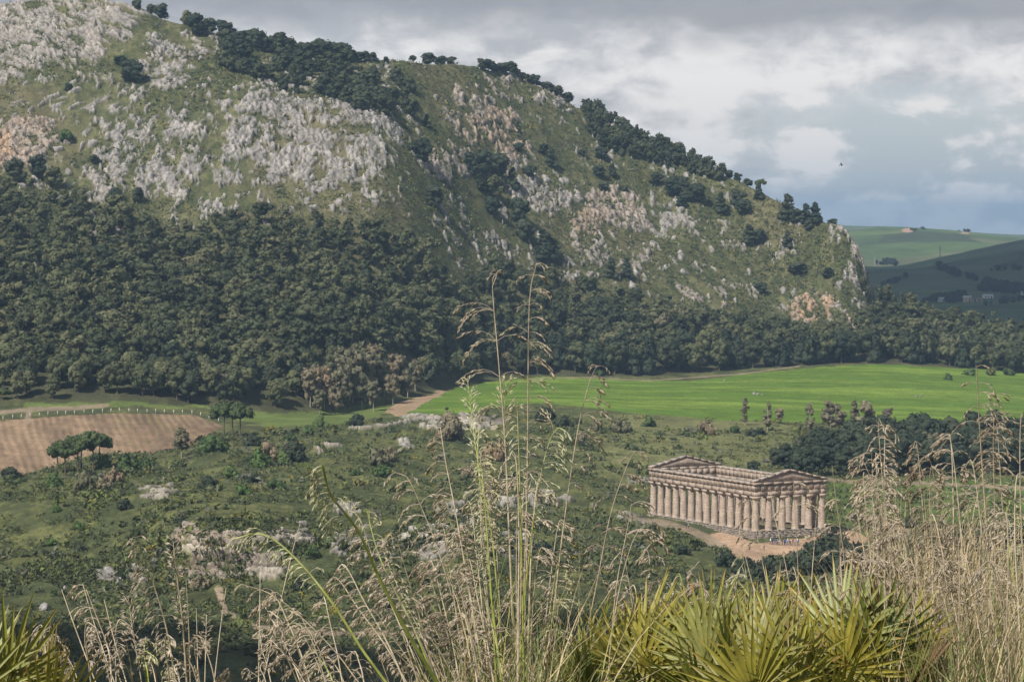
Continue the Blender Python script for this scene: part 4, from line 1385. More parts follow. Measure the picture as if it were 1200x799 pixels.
# ------------------------------------------------------------------ the temple
def mat_stone(name, col, top, joints=True):
    m, g, out = base_mat(name)
    tc = g.n('ShaderNodeTexCoord')
    ob = tc.outputs['Object']
    sep = g.n('ShaderNodeSeparateXYZ')
    g.put(sep.inputs[0], ob)
    n1 = g.noise(ob, 0.55, 5.0, 0.62)
    n2 = g.noise(ob, 3.2, 5.0, 0.65)
    c = g.mix(g.step(n1, 0.35, 0.65), tuple(x * 0.80 for x in col), tuple(min(1, x * 1.15) for x in col))
    c = g.mix(g.step(n2, 0.46, 0.68, 0, 0.75), c, (0.21, 0.175, 0.145))
    nrm = g.n('ShaderNodeNewGeometry')
    sn = g.n('ShaderNodeSeparateXYZ')
    g.put(sn.inputs[0], nrm.outputs['Normal'])
    up = g.math('MULTIPLY', g.step(sn.outputs[2], 0.45, 0.9), 0.8)
    c = g.mix(up, c, top)
    h = n2
    if joints:
        bt = g.n('ShaderNodeTexBrick')
        g.put(bt.inputs['Vector'], g.comb(g.math('ADD', sep.outputs[0], sep.outputs[1]), sep.outputs[2], 0.0))
        bt.inputs['Scale'].default_value = 1.0
        bt.inputs['Brick Width'].default_value = 2.1
        bt.inputs['Row Height'].default_value = 0.9
        bt.inputs['Mortar Size'].default_value = 0.05
        bt.inputs['Color1'].default_value = (1, 1, 1, 1)
        bt.inputs['Color2'].default_value = (0.80, 0.79, 0.78, 1)
        bt.inputs['Mortar'].default_value = (0.5, 0.46, 0.42, 1)
        c = g.mix(1.0, c, bt.outputs['Color'], 'MULTIPLY')
    principled(g, out, c, 0.95, 0.08, bump(g, h, 0.7, 0.12))
    return m


M['stone'] = mat_stone('weathered_travertine', (0.41, 0.318, 0.245), (0.35, 0.33, 0.30))
M['drum'] = mat_stone('weathered_column_stone', (0.42, 0.328, 0.252), (0.34, 0.31, 0.275), False)
M['step'] = mat_stone('grey_step_stone', (0.27, 0.225, 0.18), (0.255, 0.235, 0.205))

temple = link('doric_temple', None, None, (TX, TY, TZ), (0, 0, TA))
tag(temple, 'ancient roofless stone temple with all its columns standing in the valley', 'temple')
WX, LY = 21.4, 56.3                 # column axes: facade and flank
SZ = 2.0                            # top of the steps
for k in range(5):
    mb = MB()
    o = 1.25 + (4 - k) * 0.36
    z0, z1 = k * SZ / 5, (k + 1) * SZ / 5 - 0.012
    x0, x1, y0, y1 = -o, WX + o, -o, LY + o
    for a0, a1, fixed, along in ((x0, x1, y0, 'x'), (x0, x1, y1, 'x'), (y0 + 1.3, y1 - 1.3, x0, 'y'), (y0 + 1.3, y1 - 1.3, x1, 'y')):
        q = a0
        while q < a1 - 0.1:
            L = min(rng.uniform(1.3, 2.3), a1 - q)
            if a1 - q - L < 0.5:
                L = a1 - q
            sgn = 1 if fixed in (y0, x0) else -1
            ins = rng.uniform(-0.06, 0.16) * sgn
            w = 0.65
            if True:
                cc = (q + L / 2, fixed + sgn * w + ins, (z0 + z1) / 2) if along == 'x' else (fixed + sgn * w + ins, q + L / 2, (z0 + z1) / 2)
                hh = (L / 2 - 0.012, w, (z1 - z0) / 2) if along == 'x' else (w, L / 2 - 0.012, (z1 - z0) / 2)
                mb.box(cc, hh, jit=0.06)
            q += L
    link('step', mb.mesh('temple_step', [M['step']]), temple)
mb = MB()
mb.box((WX / 2, LY / 2, SZ / 2 - 0.35), (WX / 2 + 0.1, LY / 2 + 0.1, SZ / 2 - 0.1))
link('floor_fill', mb.mesh('temple_floor_fill', [mat_plain('earth_floor', (0.20, 0.17, 0.10), 0.95, 0.05, 0.3, 0.8)]), temple)

COLH = 9.36


def column_mesh(i):
    mb = MB()
    zs, prof = np.linspace(0, 8.25, 34), []
    for z in zs:
        t = z / 8.25
        r = 1.09 + (0.85 - 1.09) * t + 0.035 * math.sin(math.pi * t)
        prof.append((r, z))
    for dz in np.arange(0.75, 8.2, 0.78):      # joints between the drums
        k = int(np.argmin(abs(zs - dz)))
        prof[k] = (prof[k][0] - 0.05, prof[k][1])
    mb.lathe(prof, sides=18, wob=0.028)
    return mb.mesh('column_shaft', [M['drum']], True)


def capital_mesh():
    mb = MB()
    mb.lathe([(0.84, 8.25), (0.89, 8.32), (0.87, 8.36), (1.0, 8.56), (1.15, 8.74), (1.17, 8.80)], sides=18, wob=0.02)
    mb.box((0, 0, 9.08), (1.19, 1.19, 0.275), jit=0.04)
    return mb.mesh('column_capital', [M['drum']], False)


shafts = [column_mesh(i) for i in range(5)]
caps = [capital_mesh() for i in range(3)]
pos = [(i * WX / 5, 0) for i in range(6)] + [(i * WX / 5, LY) for i in range(6)] + [(0, j * LY / 13) for j in range(1, 13)] + [(WX, j * LY / 13) for j in range(1, 13)]
for k, (x, y) in enumerate(pos):
    c = link('column', shafts[k % 5], temple, (x, y, SZ), (0, 0, (k * 1.7) % 6.28))
    d = link('capital', caps[k % 3], c, None, (0, 0, -((k * 1.7) % 6.28)))

EZ = SZ + COLH


def ring_part(name, z0, z1, out, inn, mat, seg=2.14, jit=0.02, prot=None):
    """one course of blocks on each of the four sides"""
    for side in range(4):
        mb = MB()
        if side in (0, 1):
            y = 0 if side == 0 else LY
            sg = -1 if side == 0 else 1
            q = -out
            while q < WX + out - 0.05:
                L = min(seg, WX + out - q)
                if WX + out - q - L < 0.4:
                    L = WX + out - q
                mb.box((q + L / 2, y + sg * (out - inn) / 2, (z0 + z1) / 2), (L / 2 - 0.008, (out + inn) / 2, (z1 - z0) / 2), jit=jit)
                q += L
        else:
            x = 0 if side == 2 else WX
            sg = -1 if side == 2 else 1
            q = inn + 0.004
            while q < LY - inn - 0.05:
                L = min(seg, LY - inn - q)
                if LY - inn - q - L < 0.4:
                    L = LY - inn - q
                mb.box((x + sg * (out - inn) / 2, q + L / 2, (z0 + z1) / 2), ((out + inn) / 2, L / 2 - 0.008, (z1 - z0) / 2), jit=jit)
                q += L
        if prot:
            prot(mb, side)
        link(name, mb.mesh('temple_' + name, [mat]), temple)


def triglyphs(mb, side):
    n = 11 if side in (0, 1) else 27
    for k in range(n):
        if side in (0, 1):
            x = -0.45 + k * (WX + 0.9) / (n - 1)
            y = -1.0 if side == 0 else LY + 1.0
            for d in (-0.27, 0, 0.27):
                mb.box((x + d, y, EZ + 1.42 + 0.88), (0.10, 0.06, 0.86))
        else:
            y = -0.45 + k * (LY + 0.9) / (n - 1)
            x = -1.0 if side == 2 else WX + 1.0
            for d in (-0.27, 0, 0.27):
                mb.box((x, y + d, EZ + 1.42 + 0.88), (0.06, 0.10, 0.86))


ring_part('architrave', EZ + 0.004, EZ + 1.40, 0.93, 0.93, M['stone'], 4.3, 0.015)
ring_part('frieze', EZ + 1.41, EZ + 3.2, 0.95, 0.93, M['stone'], 2.14, 0.02, triglyphs)
ring_part('cornice', EZ + 3.21, EZ + 3.82, 1.30, 0.93, M['stone'], 3.2, 0.02)
PZ = EZ + 3.84
for side in (0, 1):
    y = 0 if side == 0 else LY
    sg = -1 if side == 0 else 1
    mb = MB()
    a, b, H = -1.1, WX + 1.1, 2.8
    yo, yi = y + sg * 0.75, y - sg * 0.55
    nb = 14
    xs = np.linspace(a, b, nb + 1)
    for k in range(nb):       # the gable wall in upright slices, stepped courses hidden by the raking blocks
        h0 = H * (1 - abs(2 * (xs[k] - a) / (b - a) - 1))
        h1 = H * (1 - abs(2 * (xs[k + 1] - a) / (b - a) - 1))
        v = [(xs[k], yo, PZ), (xs[k + 1], yo, PZ), (xs[k + 1], yi, PZ), (xs[k], yi, PZ), (xs[k], yo, PZ + h0 + 0.02), (xs[k + 1], yo, PZ + h1 + 0.02), (xs[k + 1], yi, PZ + h1 + 0.02), (xs[k], yi, PZ + h0 + 0.02)]
        mb.add(v, [[0, 3, 2, 1], [4, 5, 6, 7], [0, 1, 5, 4], [2, 3, 7, 6]])
    ped = link('pediment', mb.mesh('temple_pediment', [M['stone']]), temple)
    for s2 in (0, 1):
        mb = MB()
        x0, x1 = (a - 0.2, WX / 2 - 0.01) if s2 == 0 else (b + 0.2, WX / 2 + 0.01)
        nn = 5
        for k in range(nn):
            t0, t1 = k / nn, (k + 1) / nn - 0.004
            j0 = rng.uniform(-0.02, 0.02)
            xa, xb = x0 + (x1 - x0) * t0, x0 + (x1 - x0) * t1
            za, zb = PZ + 0.02 + (H + 0.06) * t0 + j0, PZ + 0.02 + (H + 0.06) * t1 + j0
            ya, yb = y + sg * 1.12, y - sg * 0.75
            v = [(xa, ya, za), (xb, ya, zb), (xb, yb, zb), (xa, yb, za), (xa, ya, za + 0.5), (xb, ya, zb + 0.5), (xb, yb, zb + 0.5), (xa, yb, za + 0.5)]
            mb.add(v, [[0, 3, 2, 1], [4, 5, 6, 7], [0, 1, 5, 4], [1, 2, 6, 5], [2, 3, 7, 6], [3, 0, 4, 7]])
        link('raking_cornice', mb.mesh('temple_raking_cornice', [M['stone']]), ped)

# ------------------------------------------------------------------ visitors
def mat_obj(name, cols, rough=0.8):
    m, g, out = base_mat(name)
    oi = g.n('ShaderNodeObjectInfo')
    r = g.n('ShaderNodeValToRGB')
    r.color_ramp.interpolation = 'CONSTANT'
    el = r.color_ramp.elements
    while len(el) < len(cols):
        el.new(0.5)
    for i, c in enumerate(cols):
        el[i].position = i / len(cols)
        el[i].color = tuple(c) + (1,)
    g.put(r.inputs[0], oi.outputs['Random'])
    principled(g, out, r.outputs[0], rough, 0.2)
    return m


M['skin'] = mat_plain('skin', (0.45, 0.28, 0.20), 0.6, 0.3, 0.05)
M['hair'] = mat_plain('dark_hair', (0.03, 0.022, 0.016), 0.6, 0.3, 0.2)
SHIRTS = {'white': (0.7, 0.7, 0.68), 'blue': (0.06, 0.10, 0.28), 'dark': (0.03, 0.03, 0.04), 'red': (0.4, 0.06, 0.05), 'grey': (0.3, 0.3, 0.32)}
M['jeans'] = mat_obj('trousers', [(0.03, 0.04, 0.09), (0.02, 0.02, 0.025), (0.12, 0.10, 0.075), (0.05, 0.07, 0.14)])
for k, c in SHIRTS.items():
    M['shirt_' + k] = mat_plain(k + '_shirt_cloth', c, 0.85, 0.1, 0.1)


def person_mesh(pose):
    """one continuous figure grown over a skeleton of joints"""
    sp = 0.10 if pose == 'stand' else 0.20
    J = {'pelvis': (0, 0, 0.93, .125), 'waist': (0, 0, 1.08, .12), 'chest': (0, -0.01, 1.28, .15), 'base': (0, -0.01, 1.45, .075), 'neck': (0, 0, 1.50, .055), 'head': (0, -0.015, 1.60, .095), 'top': (0, -0.01, 1.70, .075),
         'hl': (-.10, 0, .90, .095), 'kl': (-.11, -sp * 0.8, .50, .065), 'al': (-.11, -sp * 0.2, .09, .045), 'fl': (-.12, -sp * 0.2 - .17, .035, .04),
         'hr': (.10, 0, .90, .095), 'kr': (.11, sp * 0.2, .50, .065), 'ar': (.11, sp * 1.2, .09, .045), 'fr': (.12, sp * 1.2 - .17, .035, .04),
         'sl': (-.19, 0, 1.40, .068), 'el': (-.25, .03, 1.12, .045), 'wl': (-.25, -.05, .88, .034), 'gl': (-.25, -.08, .78, .036),
         'sr': (.19, 0, 1.40, .068), 'er': (.26, .02, 1.12, .045), 'wr': (.24, -.10, .90, .034), 'gr': (.23, -.14, .80, .036)}
    if pose == 'point':
        J['er'] = (.34, -.15, 1.30, .045)
        J['wr'] = (.40, -.40, 1.38, .034)
        J['gr'] = (.41, -.50, 1.40, .036)
    B = ['pelvis waist', 'waist chest', 'chest base', 'base neck', 'neck head', 'head top', 'pelvis hl', 'hl kl', 'kl al', 'al fl', 'pelvis hr', 'hr kr', 'kr ar', 'ar fr', 'chest sl', 'sl el', 'el wl', 'wl gl', 'chest sr', 'sr er', 'er wr', 'wr gr']
    names = list(J)
    me = bpy.data.meshes.new('skeleton')
    me.from_pydata([J[n][:3] for n in names], [tuple(names.index(q) for q in b.split()) for b in B], [])
    o = bpy.data.objects.new('skeleton', me)
    COL.objects.link(o)
    sm = o.modifiers.new('skin', 'SKIN')
    if not me.skin_vertices:
        me.attributes  # the layer is made together with the modifier
    for i, n in enumerate(names):
        me.skin_vertices[0].data[i].radius = (J[n][3], J[n][3])
        me.skin_vertices[0].data[i].use_root = n == 'pelvis'
    o.modifiers.new('sub', 'SUBSURF').levels = 1
    dg = bpy.context.evaluated_depsgraph_get()
    out = bpy.data.meshes.new_from_object(o.evaluated_get(dg))
    bpy.data.objects.remove(o)
    bpy.data.meshes.remove(me)
    return out


try:
    BODY = [person_mesh('stand'), person_mesh('walk'), person_mesh('point')]
except Exception as ex:
    print('person skin failed', ex)
    BODY = []


def zone_faces(me):
    z = np.array([p.center.z for p in me.polygons])
    y = np.array([p.center.y for p in me.polygons])
    x = np.array([abs(p.center.x) for p in me.polygons])
    m = np.zeros(len(z), int)
    m[z < 1.49] = 1                                   # shirt
    m[(z < 0.98) & (x < 0.205)] = 2                   # trousers
    m[(x > 0.2) & (z < 0.92)] = 0                     # hands
    m[(z > 1.66) | ((z > 1.54) & (y > 0.03))] = 3     # hair
    m[z < 0.07] = 3
    return m


for b in BODY:
    zi = zone_faces(b)
    b.polygons.foreach_set('material_index', zi.astype(np.int32))
    b.polygons.foreach_set('use_smooth', np.ones(len(b.polygons), bool))
PMESH = {}


def person(px, py, shirt, rz, label, group=None, pose=0):
    if not BODY:
        return
    key = (shirt, pose)
    if key not in PMESH:
        me = BODY[pose].copy()
        for q in ('skin', 'shirt_' + shirt, 'jeans', 'hair'):
            me.materials.append(M[q])
        PMESH[key] = me
    p = ground_px(px, py, 3, 7)
    o = link('person', PMESH[key], None, (p[0], p[1], p[2]), (0, 0, rz), rng.uniform(0.95, 1.05))
    tag(o, label, 'person', group)


k = 0
for px in (902.5, 905, 907.5, 909.5, 911.5, 914, 916.5, 919, 920.5, 922.5, 925, 926.5, 929, 931, 933.5, 935.5):
    sh = ('white', 'dark', 'blue', 'dark', 'grey', 'white', 'dark', 'blue', 'blue', 'white', 'dark', 'white', 'red', 'grey', 'white', 'blue')[k]
    person(px, 639 + rng.uniform(-1.6, 0.8), sh, rng.uniform(0, 6.28), 'visitor standing in the crowd on the sandy ground before the temple front', 'crowd before the temple front', int(rng.integers(0, 3)))
    k += 1
person(878, 644, 'dark', 1.0, 'lone visitor in dark clothes on the sand below the near temple corner', None, 1)
person(895, 645, 'grey', 4.0, 'visitor in grey left of the crowd below the temple front', None, 0)
person(803.8, 620, 'dark', 0.5, 'left visitor of the pair walking the path beside the temple flank', None, 1)
person(806, 619.5, 'grey', 0.7, 'right visitor of the pair walking the path beside the temple flank', None, 1)
person(740, 608, 'dark', 2.0, 'visitor in dark clothes at the far left end of the temple path', None, 0)
person(750, 607.5, 'dark', 5.0, 'visitor at the far corner of the temple path', None, 2)
person(1018.5, 636, 'dark', 3.0, 'visitor in dark clothes on the dirt track right of the temple', None, 1)

# ------------------------------------------------------------------ the parked car on the track
def car():
    p = ground_px(1047, 634, 3, 6)
    e = link('parked_car', None, None, (p[0], p[1], p[2]), (0, 0, math.radians(28)))
    tag(e, 'dark blue grey car parked on the dirt track right of the temple', 'car')
    paint = mat_plain('dark_car_paint', (0.045, 0.06, 0.085), 0.3, 0.5, 0.02)
    glass = mat_plain('car_glass', (0.16, 0.19, 0.23), 0.08, 0.7, 0.02)
    rubber = mat_plain('tyre_rubber', (0.02, 0.02, 0.02), 0.85, 0.1)
    alloy = mat_plain('wheel_rim', (0.4, 0.4, 0.42), 0.35, 0.5, 0.05, 2.0, 0.6)
    lampm = mat_plain('lamp_glass', (0.75, 0.75, 0.72), 0.15, 0.5, 0.02)
    # side outline of the body, swept across the width with rounded shoulders
    out = [(-2.05, .32), (-2.12, .55), (-2.05, .82), (-1.75, .93), (-1.35, .95), (-0.85, 1.38), (-0.3, 1.47), (0.45, 1.45), (0.95, 1.30), (1.45, 0.98), (1.95, .86), (2.12, .62), (2.08, .32)]
    mb = MB()
    ws = [(-0.86, 0.0, 0.94), (-0.80, 0.0, 1.0), (0.80, 0.0, 1.0), (0.86, 0.0, 0.94)]
    n = len(out)
    v = []
    for w, _, sc in ws:
        for x, z in out:
            inn = 0.82 if z > 1.0 else 1.0
            v.append((x * (0.985 if sc < 1 else 1), w * inn, 0.32 + (z - 0.32) * sc))
    f4 = []
    for r_ in range(3):
        for i in range(n):
            a, b = r_ * n + i, r_ * n + (i + 1) % n
            f4.append([a, b, b + n, a + n])
    mb.add(v, f4)
    mb.f.setdefault(n, []).append(np.arange(n)[None, :])
    mb.m.setdefault(n, []).append(np.array([0]))
    mb.f[n].append((np.arange(n) + 3 * n)[None, ::-1])
    mb.m[n].append(np.array([0]))
    link('body', mb.mesh('car_body', [paint], False), e)

    def pane(name, pts, mat):
        q = MB()
        pts = np.asarray(pts, float)
        q.add(pts, [list(range(len(pts)))])
        o = link(name, q.mesh('car_' + name, [mat]), e)
        o.modifiers.new('thick', 'SOLIDIFY').thickness = 0.02
        return o
    pane('windscreen', [(1.42, -0.62, 1.02), (1.42, 0.62, 1.02), (0.97, 0.57, 1.31), (0.97, -0.57, 1.31)], glass)
    pane('rear_window', [(-1.33, 0.62, 0.99), (-1.33, -0.62, 0.99), (-0.90, -0.57, 1.36), (-0.90, 0.57, 1.36)], glass)
    for sd in (-1, 1):
        y0, y1 = sd * 0.80, sd * 0.735
        pane('side_window', [(-1.15, y0, 1.03), (0.0, y0, 1.03), (0.0, y1, 1.37), (-0.8, y1, 1.34)], glass)
        pane('side_window', [(0.06, y0, 1.03), (1.15, y0, 1.03), (0.85, y1, 1.28), (0.06, y1, 1.37)], glass)
        q = MB()
        q.box((2.05, sd * 0.58, 0.68), (0.05, 0.16, 0.08))
        link('headlight', q.mesh('car_headlight', [lampm]), e)
        for wx_ in (-1.28, 1.32):
            q = MB()
            th = np.linspace(0, 2 * math.pi, 19)
            q.lathe([(0.20, -0.10), (0.31, -0.10), (0.33, -0.06), (0.33, 0.06), (0.31, 0.10), (0.20, 0.10)], sides=18)
            w = link('wheel', q.mesh('car_wheel', [rubber], True), e, (wx_, sd * 0.80, 0.33), (math.pi / 2, 0, 0))
            q = MB()
            q.lathe([(0.02, -0.115), (0.2, -0.105), (0.2, 0.105), (0.02, 0.115)], sides=14)
            link('rim', q.mesh('car_rim', [alloy], True), w)


car()

# ------------------------------------------------------------------ fence along the ploughed field, field stones, ridge marker, masts, houses, bird
wood = mat_plain('pale_fence_post', (0.48, 0.43, 0.36), 0.9, 0.1, 0.2)
wire = mat_plain('fence_wire', (0.3, 0.29, 0.28), 0.6, 0.3, 0.1)
fp = []
fence = None
for x in np.concatenate([np.arange(4, 258, 10.5)]):
    y = np.interp(x, [0, 60, 140, 228, 262], [493, 487.5, 483.5, 486, 497])
    p = ground_px(x, y, 5, 7)
    if fence is None:
        fence = tag(link('wire_fence', None, None, p), 'line of pale fence posts along the top of the ploughed field', 'fence')
        f0 = p
    fp.append(p - f0)
postm = MB()
postm.box((0, 0, 0.8), (0.11, 0.11, 0.85), jit=0.01)
postme = postm.mesh('fence_post', [wood])
for p in fp:
    link('post', postme, fence, p, (rng.uniform(-.06, .06), rng.uniform(-.06, .06), rng.uniform(0, 1)))
wm = MB()
for h in (0.6, 1.2):
    wm.tube([p + np.array([0, 0, h]) for p in fp], 0.012, 3)
link('wire', wm.mesh('fence_wires', [wire]), fence)

rockm, g_, out_ = base_mat('loose_limestone')
tc_ = g_.n('ShaderNodeTexCoord')
nn_ = g_.noise(tc_.outputs['Object'], 2.2, 6.0, 0.65)
principled(g_, out_, g_.mix(g_.step(nn_, 0.3, 0.7), (0.15, 0.14, 0.125), (0.30, 0.285, 0.26)), 0.95, 0.1, bump(g_, nn_, 0.8, 0.2))


def boulder_mesh(seed):
    r = np.random.default_rng(seed)
    v = ICO1_V * np.array([1.0, 0.8, 0.62])
    for _ in range(11):           # broken faces
        d = r.normal(size=3)
        d /= np.linalg.norm(d)
        k = v @ d
        v = v - np.maximum(k - r.uniform(0.30, 0.55), 0)[:, None] * d
    v = v * r.uniform(0.93, 1.07, (len(v), 1))
    return mesh_np('boulder', v, ICO1_F, [rockm])


BM_ = [boulder_mesh(900 + i) for i in range(4)]
for x, y, w, l in ((883, 462, 2.6, 'left pale boulder of the heap in the middle of the green field'), (888, 463, 2.0, 'middle pale boulder of the heap in the middle of the green field'),
                   (893, 463.5, 1.4, 'small right boulder of the heap in the middle of the green field'), (1071, 465, 1.6, 'left boulder of the small heap on the right of the green field'),
                   (1077, 465.5, 1.9, 'right boulder of the small heap on the right of the green field'), (848, 446, 2.2, 'pale boulder at the top left corner of the right green field'),
                   (474, 523, 4.6, 'big pale boulder standing alone below the rock ledge'), (128, 676, 6.0, 'largest grey boulder on the dark slope left of the ravine'),
                   (140, 683, 3.6, 'grey boulder below the largest one on the dark slope'), (118, 672, 3.4, 'small grey boulder above the largest one on the dark slope'),
                   (50, 716, 4.2, 'flat grey boulder low on the dark slope at left'), (120, 654, 1.6, 'small white boulder on the slope above the grey boulders'),
                   (165, 684, 4.0, 'grey boulder between the dark slope and the ravine cliff'), (158, 700, 2.6, 'low pale boulder under the ravine edge'),
                   (75, 690, 2.4, 'small grey boulder left of the large ones'), (155, 704, 3.0, 'pale boulder lowest beside the ravine')):
    p = ground_px(x, y, 1, 7)
    o = link('boulder', BM_[int(rng.integers(0, 4))], None, (p[0], p[1], p[2] + w * 0.12), (rng.uniform(-.2, .2), rng.uniform(-.2, .2), rng.uniform(0, 6.28)), w * 0.55)
    tag(o, l, 'boulder')

p = ground_px(377.5, 68, 7, 10)
mb = MB()
mb.box((0, 0, 1.6), (0.55, 0.55, 1.7), taper=0.85)
mb.box((0, 0, 3.45), (0.62, 0.62, 0.15))
tag(link('marker_pillar', mb.mesh('marker_pillar', [mat_plain('whitewash', (0.75, 0.74, 0.70), 0.9, 0.1, 0.05)]), None, p), 'small white pillar on the skyline among the ridge pines', 'pillar')

steel = mat_plain('mast_steel', (0.22, 0.23, 0.25), 0.5, 0.4, 0.1)


def mast(px, py, h, label):
    p = far_px(px, py, 3300)
    e = link('power_mast', None, None, p)
    tag(e, label, 'mast')
    mb = MB()
    for sx in (-1, 1):
        for sy in (-1, 1):
            mb.tube([(sx * 1.4, sy * 1.4, -2), (sx * 0.25, sy * 0.25, h)], 0.16, 4)
    for k in range(6):
        z0, z1 = h * k / 6, h * (k + 1) / 6
        w0, w1 = 1.4 - 1.15 * k / 6, 1.4 - 1.15 * (k + 1) / 6
        for a in (-1, 1):
            mb.tube([(-w0, a * w0, z0), (w1, a * w1, z1)], 0.09, 3)
            mb.tube([(a * w0, -w0, z0), (a * w1, w1, z1)], 0.09, 3)
    link('lattice', mb.mesh('mast_lattice', [steel]), e)
    for q in (0.78, 0.92):
        mb = MB()
        mb.tube([(-3.2, 0, h * q), (0, 0, h * q + 0.4), (3.2, 0, h * q)], 0.16, 4)
        link('crossarm', mb.mesh('mast_crossarm', [steel]), e)


mast(1023.5, 312, 20, 'thin power mast on the shaded hill beside the cliff corner')
mast(1099.5, 304, 22, 'thin power mast on the sunlit slope between two far hills')

walls = {k: mat_plain(k + '_wall_plaster', c, 0.9, 0.1, 0.08) for k, c in (('cream', (0.62, 0.50, 0.37)), ('white', (0.75, 0.74, 0.72)))}
roofs = {k: mat_plain(k + '_roof', c, 0.9, 0.1, 0.1) for k, c in (('tile', (0.34, 0.20, 0.14)), ('pale', (0.66, 0.66, 0.66)))}
pane_m = mat_plain('dark_window', (0.05, 0.06, 0.07), 0.2, 0.5, 0.05)


def house(px, py, w, d, h, wall, roof, rz, label):
    p = far_px(px, py, 2380)
    e = link('farmhouse', None, None, p, (0, 0, rz))
    tag(e, label, 'house', 'farmhouses in the far valley')
    mb = MB()
    mb.box((0, 0, h / 2 - 0.5), (w / 2, d / 2, h / 2 + 0.5))
    link('wall', mb.mesh('house_wall', [walls[wall]]), e)
    mb = MB()
    o = 0.5
    a, b, t = w / 2 + o, d / 2 + o, d * 0.24
    v = [(-a, -b, h + .02), (a, -b, h + .02), (a, b, h + .02), (-a, b, h + .02), (-a, 0, h + t), (a, 0, h + t)]
    mb.add(v, [[0, 1, 5, 4], [2, 3, 4, 5], [0, 3, 2, 1]])
    mb.add(v, [[0, 4, 3], [1, 2, 5]])
    link('roof', mb.mesh('house_roof', [roofs[roof]]), e)
    for x in np.arange(-w / 2 + 2, w / 2 - 1, 3.4):
        mb = MB()
        mb.box((x, -d / 2 - 0.03, h * 0.6), (0.6, 0.06, 0.75))
        link('window', mb.mesh('house_window', [pane_m]), e)
    mb = MB()
    mb.box((w / 2 - 2.4, -d / 2 - 0.03, 1.1), (0.6, 0.05, 1.1))
    link('door', mb.mesh('house_door', [pane_m]), e)


house(1132, 355, 8, 7, 5.6, 'cream', 'pale', 0.1, 'cream farmhouse, tallest of the row in the far valley')
house(1154.5, 350, 11, 7, 3.2, 'white', 'pale', 0.25, 'long low white farmhouse at the right of the far valley row')
house(1146, 354, 6, 5, 3.0, 'cream', 'tile', -0.2, 'small farmhouse between the cream and the long white one')
house(1140, 354.5, 5, 5, 2.4, 'cream', 'tile', 0.3, 'lowest shed just right of the tall cream farmhouse')
house(1101, 354, 9, 6, 3.6, 'white', 'pale', 0.0, 'white farmhouse alone at the left of the far valley, half behind trees')
house(1197, 346, 8, 6, 3.4, 'white', 'pale', 0.2, 'white farmhouse at the right edge of the far valley')

# woods and hedge lines of the far valley, one mass
wv, wf, wt, wo = [], [], [], 0
for x0, y0, x1, y1, n in ((1030, 338, 1060, 326, 26), (1095, 312, 1122, 324, 40), (1098, 316, 1124, 326, 40), (1132, 326, 1142, 330, 12), (1150, 332, 1205, 341, 60), (1150, 335, 1205, 344, 70), (1140, 340, 1200, 346, 50),
                          (1095, 352, 1130, 348, 40), (1105, 356, 1130, 352, 24), (1060, 362, 1100, 352, 30), (1025, 310, 1050, 311, 26), (1030, 306, 1048, 308, 22), (1065, 270, 1072, 271, 4), (1120, 272, 1135, 271, 9), (1078, 269, 1086, 269, 4),
                          (1150, 360, 1205, 352, 16), (1160, 318, 1205, 316, 14)):
    for k in range(n):
        t = rng.random()
        p = far_px(x0 + (x1 - x0) * t + rng.normal() * 1.0, y0 + (y1 - y0) * t + rng.normal() * 0.6, 2380)
        v, f = lod[int(rng.integers(0, 7))]
        h = rng.uniform(6, 11)
        wv.append(v * np.array([h * 1.1, h * 1.1, h]) + p - np.array([0, 0, 0.15 * h]))
        wf.append(f + wo)
        wt.append(np.full(len(v), rng.random() * 0.5))
        wo += len(v)
tag(link('woods', mesh_np('far_woods', np.concatenate(wv), np.concatenate(wf), [mat_foliage('far_wood_leaves', [(0.0, (0.022, 0.032, 0.019)), (1.0, (0.045, 0.054, 0.030))], True, trans=0.08)], True, {'tint': np.concatenate(wt)})), 'dark hedges and woods of the far valley', None, None, 'stuff')


def bird():
    p = at(986, 193.5, 420.0)
    mb = MB()
    mb.lathe([(0.005, -0.2), (0.04, -0.12), (0.06, 0.0), (0.045, 0.12), (0.03, 0.17), (0.034, 0.2), (0.004, 0.26)], sides=8)
    wv_ = []
    for sd in (-1, 1):
        a = mb.n
        pts = [(sd * 0.04, 0.01, 0.08), (sd * 0.04, 0.01, -0.06), (sd * 0.22, 0.10, 0.10), (sd * 0.22, 0.09, -0.05), (sd * 0.45, 0.06, 0.0), (sd * 0.45, 0.05, -0.07), (sd * 0.52, 0.04, -0.09)]
        th = np.array(pts)
        th2 = th + np.array([0, 0.014, 0])
        mb.add(np.concatenate([th, th2]), [[0, 1, 3, 2], [2, 3, 5, 4], [7, 9, 10, 8], [9, 11, 12, 10], [0, 2, 9, 7], [2, 4, 11, 9], [1, 8, 10, 3], [3, 10, 12, 5]])
        mb.f.setdefault(3, []).append(np.array([[4, 5, 6], [11, 13, 12]]) + a)
        mb.m.setdefault(3, []).append(np.zeros(2, int))
    a = mb.n
    mb.add([(-0.03, 0, -0.17), (0.03, 0, -0.17), (0.08, 0.005, -0.32), (-0.08, 0.005, -0.32), (-0.03, 0.012, -0.17), (0.03, 0.012, -0.17), (0.08, 0.015, -0.32), (-0.08, 0.015, -0.32)], [[0, 1, 2, 3], [4, 7, 6, 5], [2, 6, 7, 3]])
    o = link('bird', mb.mesh('bird', [mat_plain('dark_feathers', (0.06, 0.055, 0.05), 0.7, 0.2, 0.2)], True), None, p, (math.radians(75), math.radians(25), math.radians(70)), 1.1)
    tag(o, 'small dark bird gliding in the sky right of the mountain', 'bird')


bird()

